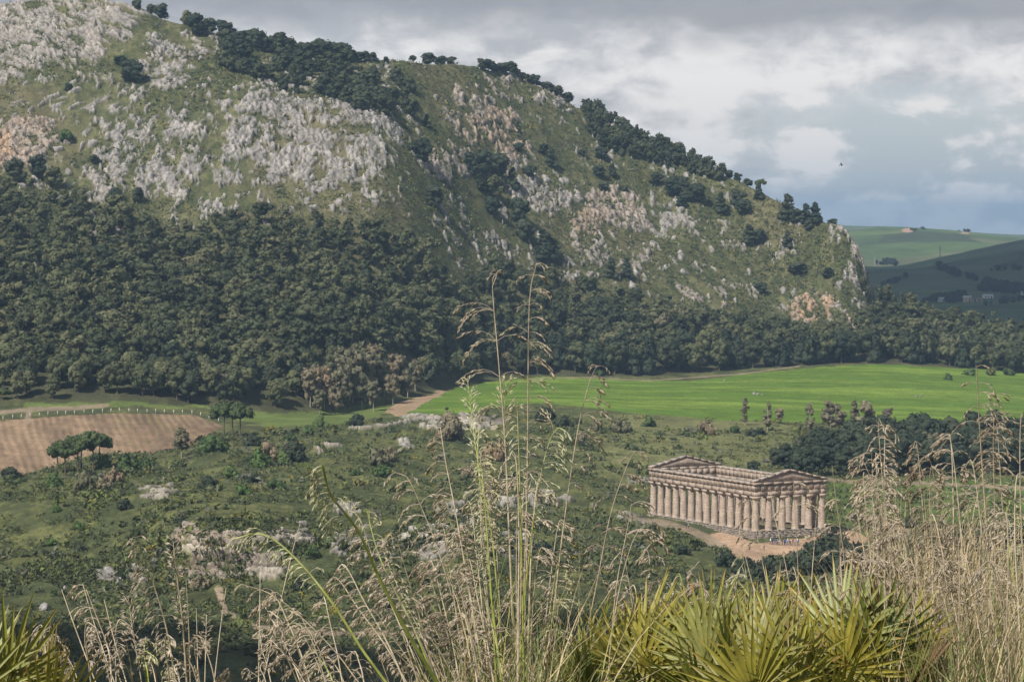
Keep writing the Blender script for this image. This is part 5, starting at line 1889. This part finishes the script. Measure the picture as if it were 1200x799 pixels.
# ------------------------------------------------------------------ foreground: grass stalks, blades and fan palms
def mat_grass(name, cols, trans=0.3, mass=False):
    m, g, out = base_mat(name)
    oi = g.n('ShaderNodeObjectInfo')
    a = g.n('ShaderNodeAttribute', attribute_name='tint')
    v = a.outputs['Fac'] if mass else oi.outputs['Random']
    r = g.n('ShaderNodeValToRGB')
    el = r.color_ramp.elements
    while len(el) < len(cols):
        el.new(0.5)
    for i, (p, c) in enumerate(cols):
        el[i].position = p
        el[i].color = tuple(c) + (1,)
    g.put(r.inputs[0], v)
    geo = g.n('ShaderNodeNewGeometry')
    n = g.noise(geo.outputs['Position'], 30.0, 3.0, 0.6)
    k = g.step(n, 0.3, 0.7, 0.75, 1.25)
    c = g.mix(1.0, r.outputs[0], g.comb(k, k, k), 'MULTIPLY')
    p = principled(g, out, c, 0.6, 0.25)
    t = g.n('ShaderNodeBsdfTranslucent')
    g.put(t.inputs[0], c)
    mx = g.n('ShaderNodeMixShader')
    mx.inputs[0].default_value = trans
    g.put(mx.inputs[1], p.outputs[0])
    g.put(mx.inputs[2], t.outputs[0])
    g.put(out.inputs[0], mx.outputs[0])
    return m


M['straw'] = mat_grass('dry_straw', [(0, (0.42, 0.345, 0.235)), (0.5, (0.52, 0.43, 0.30)), (1, (0.34, 0.27, 0.185))], 0.15)
M['head'] = mat_grass('dry_seed_heads', [(0, (0.64, 0.545, 0.42)), (0.5, (0.56, 0.47, 0.35)), (1, (0.43, 0.35, 0.25))], 0.35)
M['greenstem'] = mat_grass('green_stalk', [(0, (0.25, 0.29, 0.05)), (1, (0.32, 0.33, 0.09))], 0.15)
M['greenhead'] = mat_grass('pale_green_seed_heads', [(0, (0.62, 0.60, 0.40)), (1, (0.54, 0.50, 0.30))], 0.3)
M['blade'] = mat_grass('grass_blades', [(0, (0.46, 0.37, 0.235)), (0.45, (0.40, 0.32, 0.17)), (0.6, (0.26, 0.25, 0.08)), (0.8, (0.12, 0.155, 0.04)), (1, (0.10, 0.14, 0.05))], 0.25, True)


def spline(pts, n):
    pts = np.asarray(pts, float)
    m = len(pts)
    if m == 2:
        t = np.linspace(0, 1, n)[:, None]
        return pts[0] * (1 - t) + pts[1] * t
    P = np.concatenate([[2 * pts[0] - pts[1]], pts, [2 * pts[-1] - pts[-2]]])
    out = []
    for t in np.linspace(0, m - 1 - 1e-6, n):
        i = int(t)
        u = t - i
        p0, p1, p2, p3 = P[i], P[i + 1], P[i + 2], P[i + 3]
        out.append(0.5 * ((2 * p1) + (p2 - p0) * u + (2 * p0 - 5 * p1 + 4 * p2 - p3) * u * u + (3 * p1 - p0 - 3 * p2 + p3) * u ** 3))
    return np.array(out)


SPK_F = np.array([[0, 1, 2], [0, 2, 3], [0, 3, 1], [4, 2, 1], [4, 3, 2], [4, 1, 3]])


def spikelet(mb, p, d, L, w):
    d = d / (np.linalg.norm(d) + 1e-9)
    a = np.cross(d, rng.normal(size=3))
    a /= np.linalg.norm(a) + 1e-9
    b = np.cross(d, a)
    m = p + d * L * 0.42
    v = [p, m + a * w, m - a * w * 0.5 + b * w * 0.87, m - a * w * 0.5 - b * w * 0.87, p + d * L]
    mb.add(v, SPK_F)


def stalk(px_pts, Y, style, side=1, pan=150, thick=0.0028, green=False, label='', group=None, blen=1.0, name='grass_stalk'):
    """one flowering grass stalk: a stem rooted on the hillside with its seed head as a child"""
    pts = []
    n0 = len(px_pts)
    lean = rng.uniform(-0.25, 0.25)
    for i, (x, y) in enumerate(px_pts):
        pts.append(at(x, y, Y + lean * (1 - i / max(1, n0 - 1))))
    pts = np.array(pts)
    d = pts[-1] - pts[-2]
    d /= np.linalg.norm(d)
    if d[2] > -0.5:
        d = np.array([d[0] * 0.6, 0, -0.8])
        d /= np.linalg.norm(d)
    gz = float(near_z(pts[-1][0], pts[-1][1]))
    # carry on down to the ground, getting steeper
    left = pts[-1][2] - gz
    if left > 0:
        q1 = pts[-1] + d * left * 0.5
        q2 = np.array([q1[0] + d[0] * left * 0.25, q1[1], gz - 0.03])
        pts = np.concatenate([pts, [q1, q2]])
    P = spline(pts, 26)
    root = P[-1].copy()
    P = P - root
    thick = thick * 1.25
    mb = MB()
    seg = np.linalg.norm(np.diff(P, axis=0), axis=1)
    dist = np.concatenate([[0], np.cumsum(seg)])
    rad = thick * np.clip(0.35 + dist / dist[-1] * 1.1, 0.35, 1.0)
    mb.tube(P, rad, 5, 0, False)
    o = link(name, mb.mesh('grass_stem', [M['greenstem' if green else 'straw']], True), None, root)
    tag(o, label, 'grass stalk', group)
    if style == 'bare':
        return o
    k = Y / F
    hb = MB()
    panm = pan * k

    def on(dd):
        return np.array([np.interp(dd, dist, P[:, i]) for i in range(3)])
    axis = np.array([on(t_) for t_ in np.linspace(0, panm * 1.02, 12)])
    hb.tube(axis, np.interp(np.linspace(0, panm * 1.02, 12), dist, rad) * 1.06, 4, 0, False)
    step = {'open': 18, 'dense': 7.5, 'spike': 6.0, 'sparse': 38}[style] * k
    dd = 2 * k
    while dd < panm:
        t = dd / panm
        p = on(dd)
        ax = on(max(0, dd - 4 * k)) - on(dd + 4 * k)
        ax /= np.linalg.norm(ax) + 1e-9
        grow = (0.30 + 0.85 * math.sin(math.pi * min(1, t * 0.85 + 0.1)))
        nb = {'open': rng.integers(2, 5), 'dense': rng.integers(1, 4), 'spike': 2, 'sparse': rng.integers(3, 6)}[style]
        for b in range(nb):
            L = {'open': 34, 'dense': 21, 'spike': 9, 'sparse': 44}[style] * k * grow * blen * rng.uniform(0.6, 1.15)
            sd = side if rng.random() < 0.86 else -side
            if style == 'spike':
                sd = rng.choice([-1, 1])
            out = np.array([sd * rng.uniform(0.55, 1.0), rng.uniform(-0.5, 0.5), 0.0])
            e0 = ax * rng.uniform(0.35, 0.9) + out * (0.35 if style == 'spike' else 0.8)
            e0 /= np.linalg.norm(e0)
            br = [p]
            v = e0.copy()
            nstep = 5
            for s in range(nstep):
                v = v + np.array([0, 0, -0.34 if style != 'spike' else -0.08])
                v /= np.linalg.norm(v)
                br.append(br[-1] + v * L / nstep)
            br = np.array(br)
            hb.tube(br, np.linspace(0.0009, 0.0005, len(br)) * (Y / 11) ** 0.5, 3, 0, False)
            ns = max(3, int(L / (3.0 * k)))
            for s in range(ns):
                u = rng.uniform(0.35, 1.0) * nstep
                i = min(int(u), nstep - 1)
                q = br[i] + (br[i + 1] - br[i]) * (u - i)
                dr = (br[i + 1] - br[i]) / (L / nstep + 1e-9) + rng.normal(size=3) * 0.22 + np.array([0, 0, -0.35])
                spikelet(hb, q, dr, rng.uniform(6.5, 11) * k, rng.uniform(0.45, 0.85) * k)
        dd += step * rng.uniform(0.7, 1.3)
    h = link('seed_head', hb.mesh('grass_seed_head', [M['greenhead' if green else 'head']], False), o)
    return o


# --- the stalks one can point to
stalk([(583, 320), (577, 335), (584, 420), (592, 520), (598, 660), (604, 799)], 11.0, 'sparse', -1, 190, 0.0032, False, 'second tallest stalk of the middle tuft, sparse drooping head left of the tallest', blen=1.1)
stalk([(629, 308), (621, 345), (619, 430), (618, 560), (614, 700), (610, 799)], 11.2, 'open', 1, 260, 0.0032, False, 'tallest stalk of all, straight with its head combed to the right', blen=0.9)
stalk([(700, 428), (690, 450), (676, 510), (660, 620), (648, 720), (636, 799)], 11.4, 'open', 1, 150, 0.0026, False, 'stalk leaning right of the tallest one, one sided head over the green field', blen=0.9)
stalk([(744, 528), (735, 545), (716, 600), (700, 680), (688, 740), (676, 799)], 11.2, 'open', 1, 170, 0.0024, False, 'thin stalk with hanging spikelets halfway between the tallest one and the temple', blen=0.9)
stalk([(762, 612), (748, 622), (736, 650), (722, 710), (710, 799)], 11.0, 'sparse', 1, 60, 0.002, False, 'thin stalk with a few hanging spikelets at the left end of the temple path')
stalk([(740, 590), (735, 620), (722, 690), (712, 799)], 10.8, 'sparse', 1, 80, 0.002, False, 'short thin stalk just left of the temple path')
stalk([(548, 446), (552, 480), (560, 540), (578, 640), (590, 799)], 10.6, 'spike', 1, 110, 0.0028, True, 'green stalk with a narrow pale head left of the two tallest stalks', blen=1.6)
stalk([(594, 448), (591, 490), (594, 560), (600, 680), (606, 799)], 11.4, 'spike', -1, 90, 0.0024, True, 'green stalk with a loose narrow head between the two tallest stalks', blen=1.8)
stalk([(606, 474), (607, 500), (609, 560), (612, 680), (614, 799)], 10.3, 'dense', -1, 100, 0.0034, True, 'thick green stalk with a compact cream head beside the tallest stalk', blen=0.6)
stalk([(664, 506), (652, 502), (640, 530), (628, 590), (616, 690), (608, 799)], 10.4, 'dense', 1, 120, 0.0028, True, 'green stalk nodding right with a golden green head', blen=1.3)
stalk([(516, 500), (522, 540), (532, 590), (548, 680), (568, 799)], 10.4, 'dense', -1, 190, 0.0030, False, 'dense upright cream head left of the middle tuft', blen=1.2)
stalk([(561, 505), (560, 540), (566, 600), (576, 700), (588, 799)], 10.0, 'dense', 1, 150, 0.0034, True, 'green stalk with a heavy cream head in the middle tuft', blen=1.1)
stalk([(462, 553), (478, 560), (492, 590), (512, 640), (536, 720), (556, 799)], 10.6, 'open', -1, 170, 0.0024, False, 'arching stalk nodding left between the near green stalks and the middle tuft', blen=0.8)
stalk([(378, 545), (388, 580), (420, 622), (446, 680), (480, 745), (512, 799)], 5.2, 'dense', -1, 140, 0.0042, True, 'thick bright green stalk leaning left with a big cream plume', blen=1.4)
stalk([(272, 632), (310, 626), (352, 660), (392, 710), (424, 760), (452, 799)], 5.6, 'dense', -1, 130, 0.0036, True, 'lower bright green stalk leaning left with a nodding cream plume', blen=1.1)
stalk([(282, 684), (318, 696), (352, 722), (392, 762), (420, 799)], 9.0, 'open', -1, 150, 0.002, False, 'thin arching stalk with a combed head low at left of the green stalks', blen=0.7)
stalk([(160, 628), (168, 650), (182, 690), (196, 740), (206, 799)], 9.4, 'dense', -1, 180, 0.0030, False, 'pale stalk with the fullest head in the left group', blen=1.0)
stalk([(203, 634), (208, 680), (214, 730), (219, 799)], 9.4, 'spike', -1, 120, 0.0032, False, 'straight pale stalk with a narrow spike in the left group', blen=0.9)
stalk([(72, 690), (88, 735), (112, 799)], 9.2, 'bare', 1, 0, 0.0026, False, 'bare stalk leaning left, leftmost of the left group')
stalk([(97, 684), (112, 735), (134, 799)], 9.2, 'sparse', -1, 40, 0.0022, False, 'almost bare stalk beside the leftmost one')
stalk([(101, 690), (120, 740), (142, 799)], 9.3, 'open', -1, 70, 0.0024, False, 'leaning stalk with a small combed head in the left group', blen=0.7)
stalk([(122, 702), (134, 750), (148, 799)], 9.4, 'bare', 1, 0, 0.0022, False, 'bare stalk leaning left behind the full pale head')
stalk([(150, 698), (156, 740), (166, 799)], 9.5, 'spike', 1, 80, 0.0022, False, 'thin stalk with brown spike left of the full pale head', blen=1.2)
stalk([(218, 678), (221, 730), (223, 799)], 9.6, 'bare', 1, 0, 0.0022, False, 'straight bare stalk right next to the narrow spike')
stalk([(230, 712), (231, 750), (232, 799)], 9.6, 'bare', 1, 0, 0.0018, False, 'thin bare stalk second right of the narrow spike')
stalk([(242, 720), (241, 760), (240, 799)], 9.7, 'spike', 1, 50, 0.002, False, 'short stalk with tiny spike right of the bare ones', blen=0.6)
stalk([(265, 688), (259, 730), (251, 799)], 9.6, 'bare', 1, 0, 0.002, False, 'bare stalk leaning right, last of the left group')
stalk([(305, 668), (304, 730), (303, 799)], 9.8, 'bare', 1, 0, 0.002, False, 'lone bare upright stalk left of the lower green plume')
stalk([(352, 612), (343, 645), (330, 700), (308, 799)], 9.4, 'bare', 1, 0, 0.002, False, 'grey bare stalk leaning right behind the lower green plume')
stalk([(1145, 428), (1146, 470), (1152, 560), (1160, 680), (1164, 799)], 11.0, 'open', 1, 210, 0.003, False, 'tallest stalk of the right stand, bright against the green field', blen=0.9)
stalk([(1166, 462), (1164, 520), (1166, 620), (1166, 799)], 11.3, 'open', 1, 150, 0.0026, False, 'second tallest stalk of the right stand beside the tallest', blen=0.8)
stalk([(1113, 508), (1120, 560), (1128, 650), (1136, 799)], 11.2, 'open', -1, 150, 0.0024, False, 'straight stalk left of the tallest one in the right stand', blen=0.8)
stalk([(1006, 534), (1014, 545), (1030, 590), (1050, 680), (1064, 799)], 11.0, 'open', -1, 170, 0.0024, False, 'nodding stalk over the grass right of the temple, leftmost high head of the right stand', blen=0.9)
for x0, x1, y0 in ((880, 902, 585), (902, 926, 572), (930, 936, 566), (958, 950, 580), (975, 990, 545), (862, 890, 600), (985, 984, 585)):
    stalk([(x0, y0), (x0 * 0.65 + x1 * 0.35, y0 + 45), (x1, y0 + 120), (x1 + (x1 - x0) * 0.4, 799)], rng.uniform(10.8, 12.2), rng.choice(['sparse', 'open', 'bare']), rng.choice([-1, 1]), rng.uniform(60, 110), 0.002, False,
          'thin grass stalk rising in front of the temple front', 'thin stalks before the temple front', 0.7)


def lot(n, xr, yr, basex, Yr, styles, side_p, pan, label, group, blen=1.0, green=0.1):
    for i in range(n):
        x = rng.uniform(*xr)
        y = rng.uniform(*yr) if not callable(yr) else yr(x)
        xb = basex(x)
        st = str(rng.choice(styles))
        sd = -1 if rng.random() < side_p else 1
        nod = rng.uniform(4, 20) * sd
        pts = [(x + nod, y + abs(nod) * 0.4), (x + nod * 0.3, y), (x * 0.75 + xb * 0.25, y + (799 - y) * 0.3), (x * 0.35 + xb * 0.65, y + (799 - y) * 0.65), (xb, 805)]
        stalk(pts, rng.uniform(*Yr), st, sd, rng.uniform(*pan), rng.uniform(0.0021, 0.0034), rng.random() < green, label, group, blen * rng.uniform(0.7, 1.1))


lot(17, (1005, 1198), (478, 590), lambda x: x + rng.uniform(-10, 40), (10.2, 12.5), ['open', 'open', 'dense'], 0.6, (110, 190), 'tall dry stalk in the upper tier of the dense right hand stand', 'tall stalks of the right stand', 0.95)
lot(40, (915, 1200), lambda x: np.interp(x, [915, 990, 1060, 1200], [672, 640, 602, 590]) + rng.uniform(0, 70), lambda x: x + rng.uniform(-15, 45), (9.8, 12.5), ['dense', 'open', 'open'], 0.55, (70, 150), 'dry stalk in the lower thick of the right hand stand', 'lower stalks of the right stand', 1.0)
lot(22, (400, 560), lambda x: rng.uniform(590, 740), lambda x: x * 0.55 + 575 * 0.45 + rng.uniform(-10, 20), (9.4, 11.6), ['open', 'dense', 'open'], 0.92, (100, 190), 'dry stalk leaning left out of the middle tuft', 'left leaning stalks of the middle tuft', 0.8, 0.15)
lot(18, (540, 690), lambda x: rng.uniform(530, 720), lambda x: x * 0.6 + 605 * 0.4, (9.8, 12), ['open', 'dense', 'sparse'], 0.5, (80, 160), 'dry stalk standing in the middle tuft', 'upright stalks of the middle tuft', 0.8, 0.2)
lot(14, (300, 420), lambda x: rng.uniform(690, 770), lambda x: x * 0.7 + 450 * 0.3, (8.5, 11), ['open'], 0.95, (80, 140), 'short dry stalk nodding left below the two bright green ones', 'short stalks below the green ones', 0.7)
lot(12, (700, 880), lambda x: rng.uniform(640, 690), lambda x: x + rng.uniform(0, 40), (11, 12.6), ['open', 'sparse'], 0.8, (60, 110), 'short nodding stalk behind the palms below the temple', 'short stalks behind the palms', 0.7)
lot(10, (20, 150), lambda x: rng.uniform(725, 770), lambda x: x + rng.uniform(0, 20), (9, 10.5), ['dense'], 0.8, (60, 90), 'low stalk with ragged head above the left palm', 'low stalks above the left palm', 0.8)
lot(16, (140, 330), lambda x: rng.uniform(735, 785), lambda x: x + rng.uniform(0, 20), (9, 10.5), ['dense', 'spike'], 0.6, (40, 80), 'very short brown stalk at the foot of the left group', 'short stalks of the left group', 0.7)

# --- blades: nobody could count them
bv, bf, bt, bo = [], [], [], 0


def blades(n, xr, Yr, len_r, lean, wid, tint, zfun=None):
    global bo
    X = rng.uniform(*xr, n)
    Y = rng.uniform(*Yr, n)
    x0 = (X - 600) * Y / F
    z0 = near_z(x0, Y)
    L = rng.uniform(*len_r, n)
    a = rng.uniform(0, 6.283, n)
    tilt = np.abs(rng.normal(0, 1, n)) * lean[0] + rng.uniform(0, 0.1, n)
    curl = rng.uniform(0.2, 1.0, n) * lean[1]
    w = rng.uniform(0.7, 1.3, n) * wid
    m = 6
    pos_ = np.stack([x0, Y, z0], 1)
    th = tilt.copy()
    rows_ = [pos_.copy()]
    for s in range(m):
        d = np.stack([np.sin(th) * np.cos(a), np.sin(th) * np.sin(a), np.cos(th)], 1)
        pos_ = pos_ + d * (L / m)[:, None]
        rows_.append(pos_.copy())
        th = th + curl / m * (1 + s * 0.4)
    rows_ = np.stack(rows_, 1)
    sidev = np.stack([-np.sin(a), np.cos(a), np.zeros(n)], 1)
    tw = rng.uniform(-0.8, 0.8, n)
    sidev = sidev * np.cos(tw)[:, None] + np.stack([np.cos(a), np.sin(a), np.zeros(n)], 1) * np.sin(tw)[:, None]
    wp = np.array([0.8, 1.0, 1.0, 0.9, 0.7, 0.42, 0.05])
    l_ = rows_ - sidev[:, None, :] * (w[:, None] * wp[None, :] * 0.5)[..., None]
    r_ = rows_ + sidev[:, None, :] * (w[:, None] * wp[None, :] * 0.5)[..., None]
    v = np.stack([l_, r_], 2).reshape(n, -1, 3)
    base = (np.arange(n) * (m + 1) * 2)[:, None, None]
    q = np.array([[2 * s, 2 * s + 1, 2 * s + 3, 2 * s + 2] for s in range(m)])[None]
    bv.append(v.reshape(-1, 3))
    bf.append((q + base).reshape(-1, 4) + bo)
    bt.append(np.repeat(rng.uniform(*tint, n), (m + 1) * 2))
    bo += n * (m + 1) * 2


blades(1700, (1030, 1215), (9.6, 13), (0.40, 0.85), (0.14, 0.45), 0.0042, (0.0, 0.42))
blades(900, (930, 1060), (9.8, 13), (0.30, 0.55), (0.2, 0.5), 0.0042, (0.0, 0.4))
blades(350, (1060, 1215), (9.2, 11), (0.3, 0.8), (0.2, 0.6), 0.006, (0.55, 0.98))
blades(650, (520, 690), (9.6, 12), (0.4, 0.95), (0.28, 0.7), 0.0052, (0.0, 0.98))
blades(300, (440, 540), (9.4, 11.4), (0.25, 0.6), (0.3, 0.7), 0.0048, (0.0, 0.8))
blades(500, (640, 900), (11.6, 13), (0.30, 0.55), (0.3, 0.8), 0.0046, (0.0, 0.75))
blades(500, (120, 340), (8.8, 10.4), (0.15, 0.42), (0.3, 0.6), 0.0042, (0.0, 0.7))
blades(250, (1020, 1200), (9.0, 10.6), (0.15, 0.35), (0.4, 0.8), 0.005, (0.4, 0.98))
gmesh = mesh_np('grass_blades', np.concatenate(bv), np.concatenate(bf), [M['blade']], False, {'tint': np.concatenate(bt)})
tag(link('grass', gmesh), 'tangle of dry and green grass blades at the foot of the stalks', None, None, 'stuff')


# --- fan palms
def mat_palm():
    m, g, out = base_mat('fan_palm_leaf')
    oi = g.n('ShaderNodeObjectInfo')
    a = g.n('ShaderNodeAttribute', attribute_name='along')
    geo = g.n('ShaderNodeNewGeometry')
    r = g.n('ShaderNodeValToRGB')
    el = r.color_ramp.elements
    cols = [(0, (0.1066, 0.1268, 0.0216)), (0.25, (0.205, 0.2087, 0.0339)), (0.5, (0.2951, 0.2578, 0.0446)), (0.72, (0.2623, 0.2823, 0.1081)), (0.88, (0.205, 0.1522, 0.0351)), (0.93, (0.2459, 0.1522, 0.0702)), (1, (0.2706, 0.1903, 0.1124))]
    while len(el) < len(cols):
        el.new(0.5)
    for i, (p, c) in enumerate(cols):
        el[i].position = p
        el[i].color = tuple(c) + (1,)
    g.put(r.inputs[0], oi.outputs['Random'])
    n = g.noise(geo.outputs['Position'], 22.0, 3.0, 0.6)
    tip = g.step(g.math('ADD', a.outputs['Fac'], g.math('MULTIPLY', g.math('SUBTRACT', n, 0.5), 0.7)), 0.80, 1.05)
    c = g.mix(g.math('MULTIPLY', tip, 0.85), r.outputs[0], (0.36, 0.20, 0.055))
    k = g.step(n, 0.3, 0.7, 0.8, 1.2)
    c = g.mix(1.0, c, g.comb(k, k, k), 'MULTIPLY')
    p = principled(g, out, c, 0.45, 0.4)
    t = g.n('ShaderNodeBsdfTranslucent')
    g.put(t.inputs[0], c)
    mx = g.n('ShaderNodeMixShader')
    mx.inputs[0].default_value = 0.28
    g.put(mx.inputs[1], p.outputs[0])
    g.put(mx.inputs[2], t.outputs[0])
    g.put(out.inputs[0], mx.outputs[0])
    return m


M['palm'] = mat_palm()


def frond_mesh(seed):
    r = np.random.default_rng(seed)
    V, Fc, A = [], [], []
    n = int(r.integers(22, 29))
    pet = 0.50
    span = math.radians(r.uniform(95, 128))
    beta = math.radians(r.uniform(12, 52))
    cb, sb = math.cos(beta), math.sin(beta)
    off = 0
    # petiole, three sided
    for i, t in enumerate(np.linspace(0, 1, 5)):
        w = 0.012
        V += [(-w, 0, pet * t), (w, 0, pet * t), (0, -w * 1.2, pet * t)]
        A += [0, 0, 0]
    for i in range(4):
        for j in range(3):
            a, b = i * 3 + j, i * 3 + (j + 1) % 3
            Fc.append([a, b, b + 3, a + 3])
    off = len(V)
    for k in range(n):
        u = k / (n - 1) * 2 - 1
        ang = u * span + r.uniform(-0.04, 0.04)
        L = (0.52 - 0.10 * abs(u) ** 1.5) * r.uniform(0.86, 1.08)
        cup = 0.03 + 0.10 * abs(u)
        droop = r.uniform(-0.03, 0.10)
        ts = np.array([0.0, 0.25, 0.5, 0.75, 1.0])
        ws = np.array([0.005, 0.0135, 0.0165, 0.010, 0.0008]) * r.uniform(0.85, 1.1)
        dx, dz = math.sin(ang), math.cos(ang)
        sx, sz = math.cos(ang), -math.sin(ang)
        for t, w in zip(ts, ws):
            cx, cz = dx * L * t, pet + dz * L * t
            cy = -cup * L * t + droop * t * t
            for q in ((cx - sx * w, cy + w * 0.9, cz - sz * w), (cx, cy, cz), (cx + sx * w, cy + w * 0.9, cz + sz * w)):
                zz = q[2] - pet
                V.append((q[0], q[1] * cb - zz * sb, pet + q[1] * sb + zz * cb))
            A += [t, t, t]
        for i in range(4):
            a = off + i * 3
            Fc += [[a, a + 1, a + 4, a + 3], [a + 1, a + 2, a + 5, a + 4]]
        off += 15
    return mesh_np('palm_frond', V, np.array(Fc), [M['palm']], False, {'along': np.array(A)})


FROND = [frond_mesh(700 + i) for i in range(7)]


def palm(px, py, Y, n, size, spread, label, lean=0.0):
    p = at(px, py, Y)
    gz = float(near_z(p[0], p[1]))
    e = link('fan_palm', None, None, (p[0], p[1], gz))
    tag(e, label, 'palm', 'dwarf fan palms in the foreground')
    mb = MB()
    hz = max(0.06, p[2] - gz)
    mb.tube([(0, 0, -0.05), (0.01, 0, hz * 0.6), (0, 0, hz + 0.02)], [0.07, 0.06, 0.045], 8)
    link('trunk', mb.mesh('palm_trunk', [M['bark']], True), e)
    for k in range(n + 4):
        az = k * 2.399 + rng.uniform(-0.3, 0.3)
        tl = math.radians(spread[0] + (spread[1] - spread[0]) * math.sqrt((k + 0.5) / n)) + rng.uniform(-0.1, 0.1)
        s = size * rng.uniform(0.8, 1.12)
        if k >= n:      # the outer fans of the open side, held flat towards the light
            az = math.radians(-90) + (((k - n) * 0.618) % 1.0 - 0.4) * 2.2
            tl = math.radians(14 + 16 * (k - n)) + rng.uniform(-0.1, 0.1)
            s = size * rng.uniform(1.0, 1.25)
        o = link('frond', FROND[int(rng.integers(0, 7))], e)
        # local z of a frond points outward, its hollow side turns to the sky
        d = Vector((math.sin(tl) * math.cos(az) + lean, math.sin(tl) * math.sin(az), math.cos(tl))).normalized()
        out_ = Vector((math.cos(az), math.sin(az), 0))
        yv = (out_ - d * out_.dot(d))
        yv = yv.normalized() if yv.length > 1e-3 else Vector((0, 1, 0))
        xv = yv.cross(d)
        from mathutils import Matrix
        tw = Matrix.Rotation(rng.uniform(-0.5, 0.5), 3, d)
        mtx = Matrix((xv, yv, d)).transposed()
        mtx = (tw @ mtx).to_4x4()
        mtx.translation = Vector((0, 0, hz))
        o.matrix_local = mtx @ Matrix.Diagonal((s, s, s, 1))


palm(850, 836, 10.6, 12, 0.47, (8, 84), 'fullest fan palm in the middle of the foreground clump')
palm(768, 840, 10.9, 11, 0.45, (8, 80), 'yellow green fan palm at the left of the foreground clump')
palm(925, 818, 11.6, 11, 0.45, (8, 76), 'upright fan palm at the back of the foreground clump')
palm(995, 842, 10.0, 10, 0.49, (10, 82), 'pale fan palm lowest at the right of the foreground clump', 0.12)
palm(706, 846, 11.4, 9, 0.42, (10, 78), 'small fan palm at the left end of the foreground clump')
palm(812, 812, 12.2, 9, 0.43, (8, 74), 'fan palm behind the fullest one in the foreground clump')
palm(905, 864, 9.7, 9, 0.45, (10, 82), 'lowest fan palm in front at the bottom edge of the foreground clump')
palm(1052, 836, 10.9, 8, 0.41, (10, 78), 'small fan palm at the right end of the foreground clump beside the dry stand')
palm(-34, 884, 8.8, 12, 0.43, (14, 88), 'fan palm in the bottom left corner', 0.3)
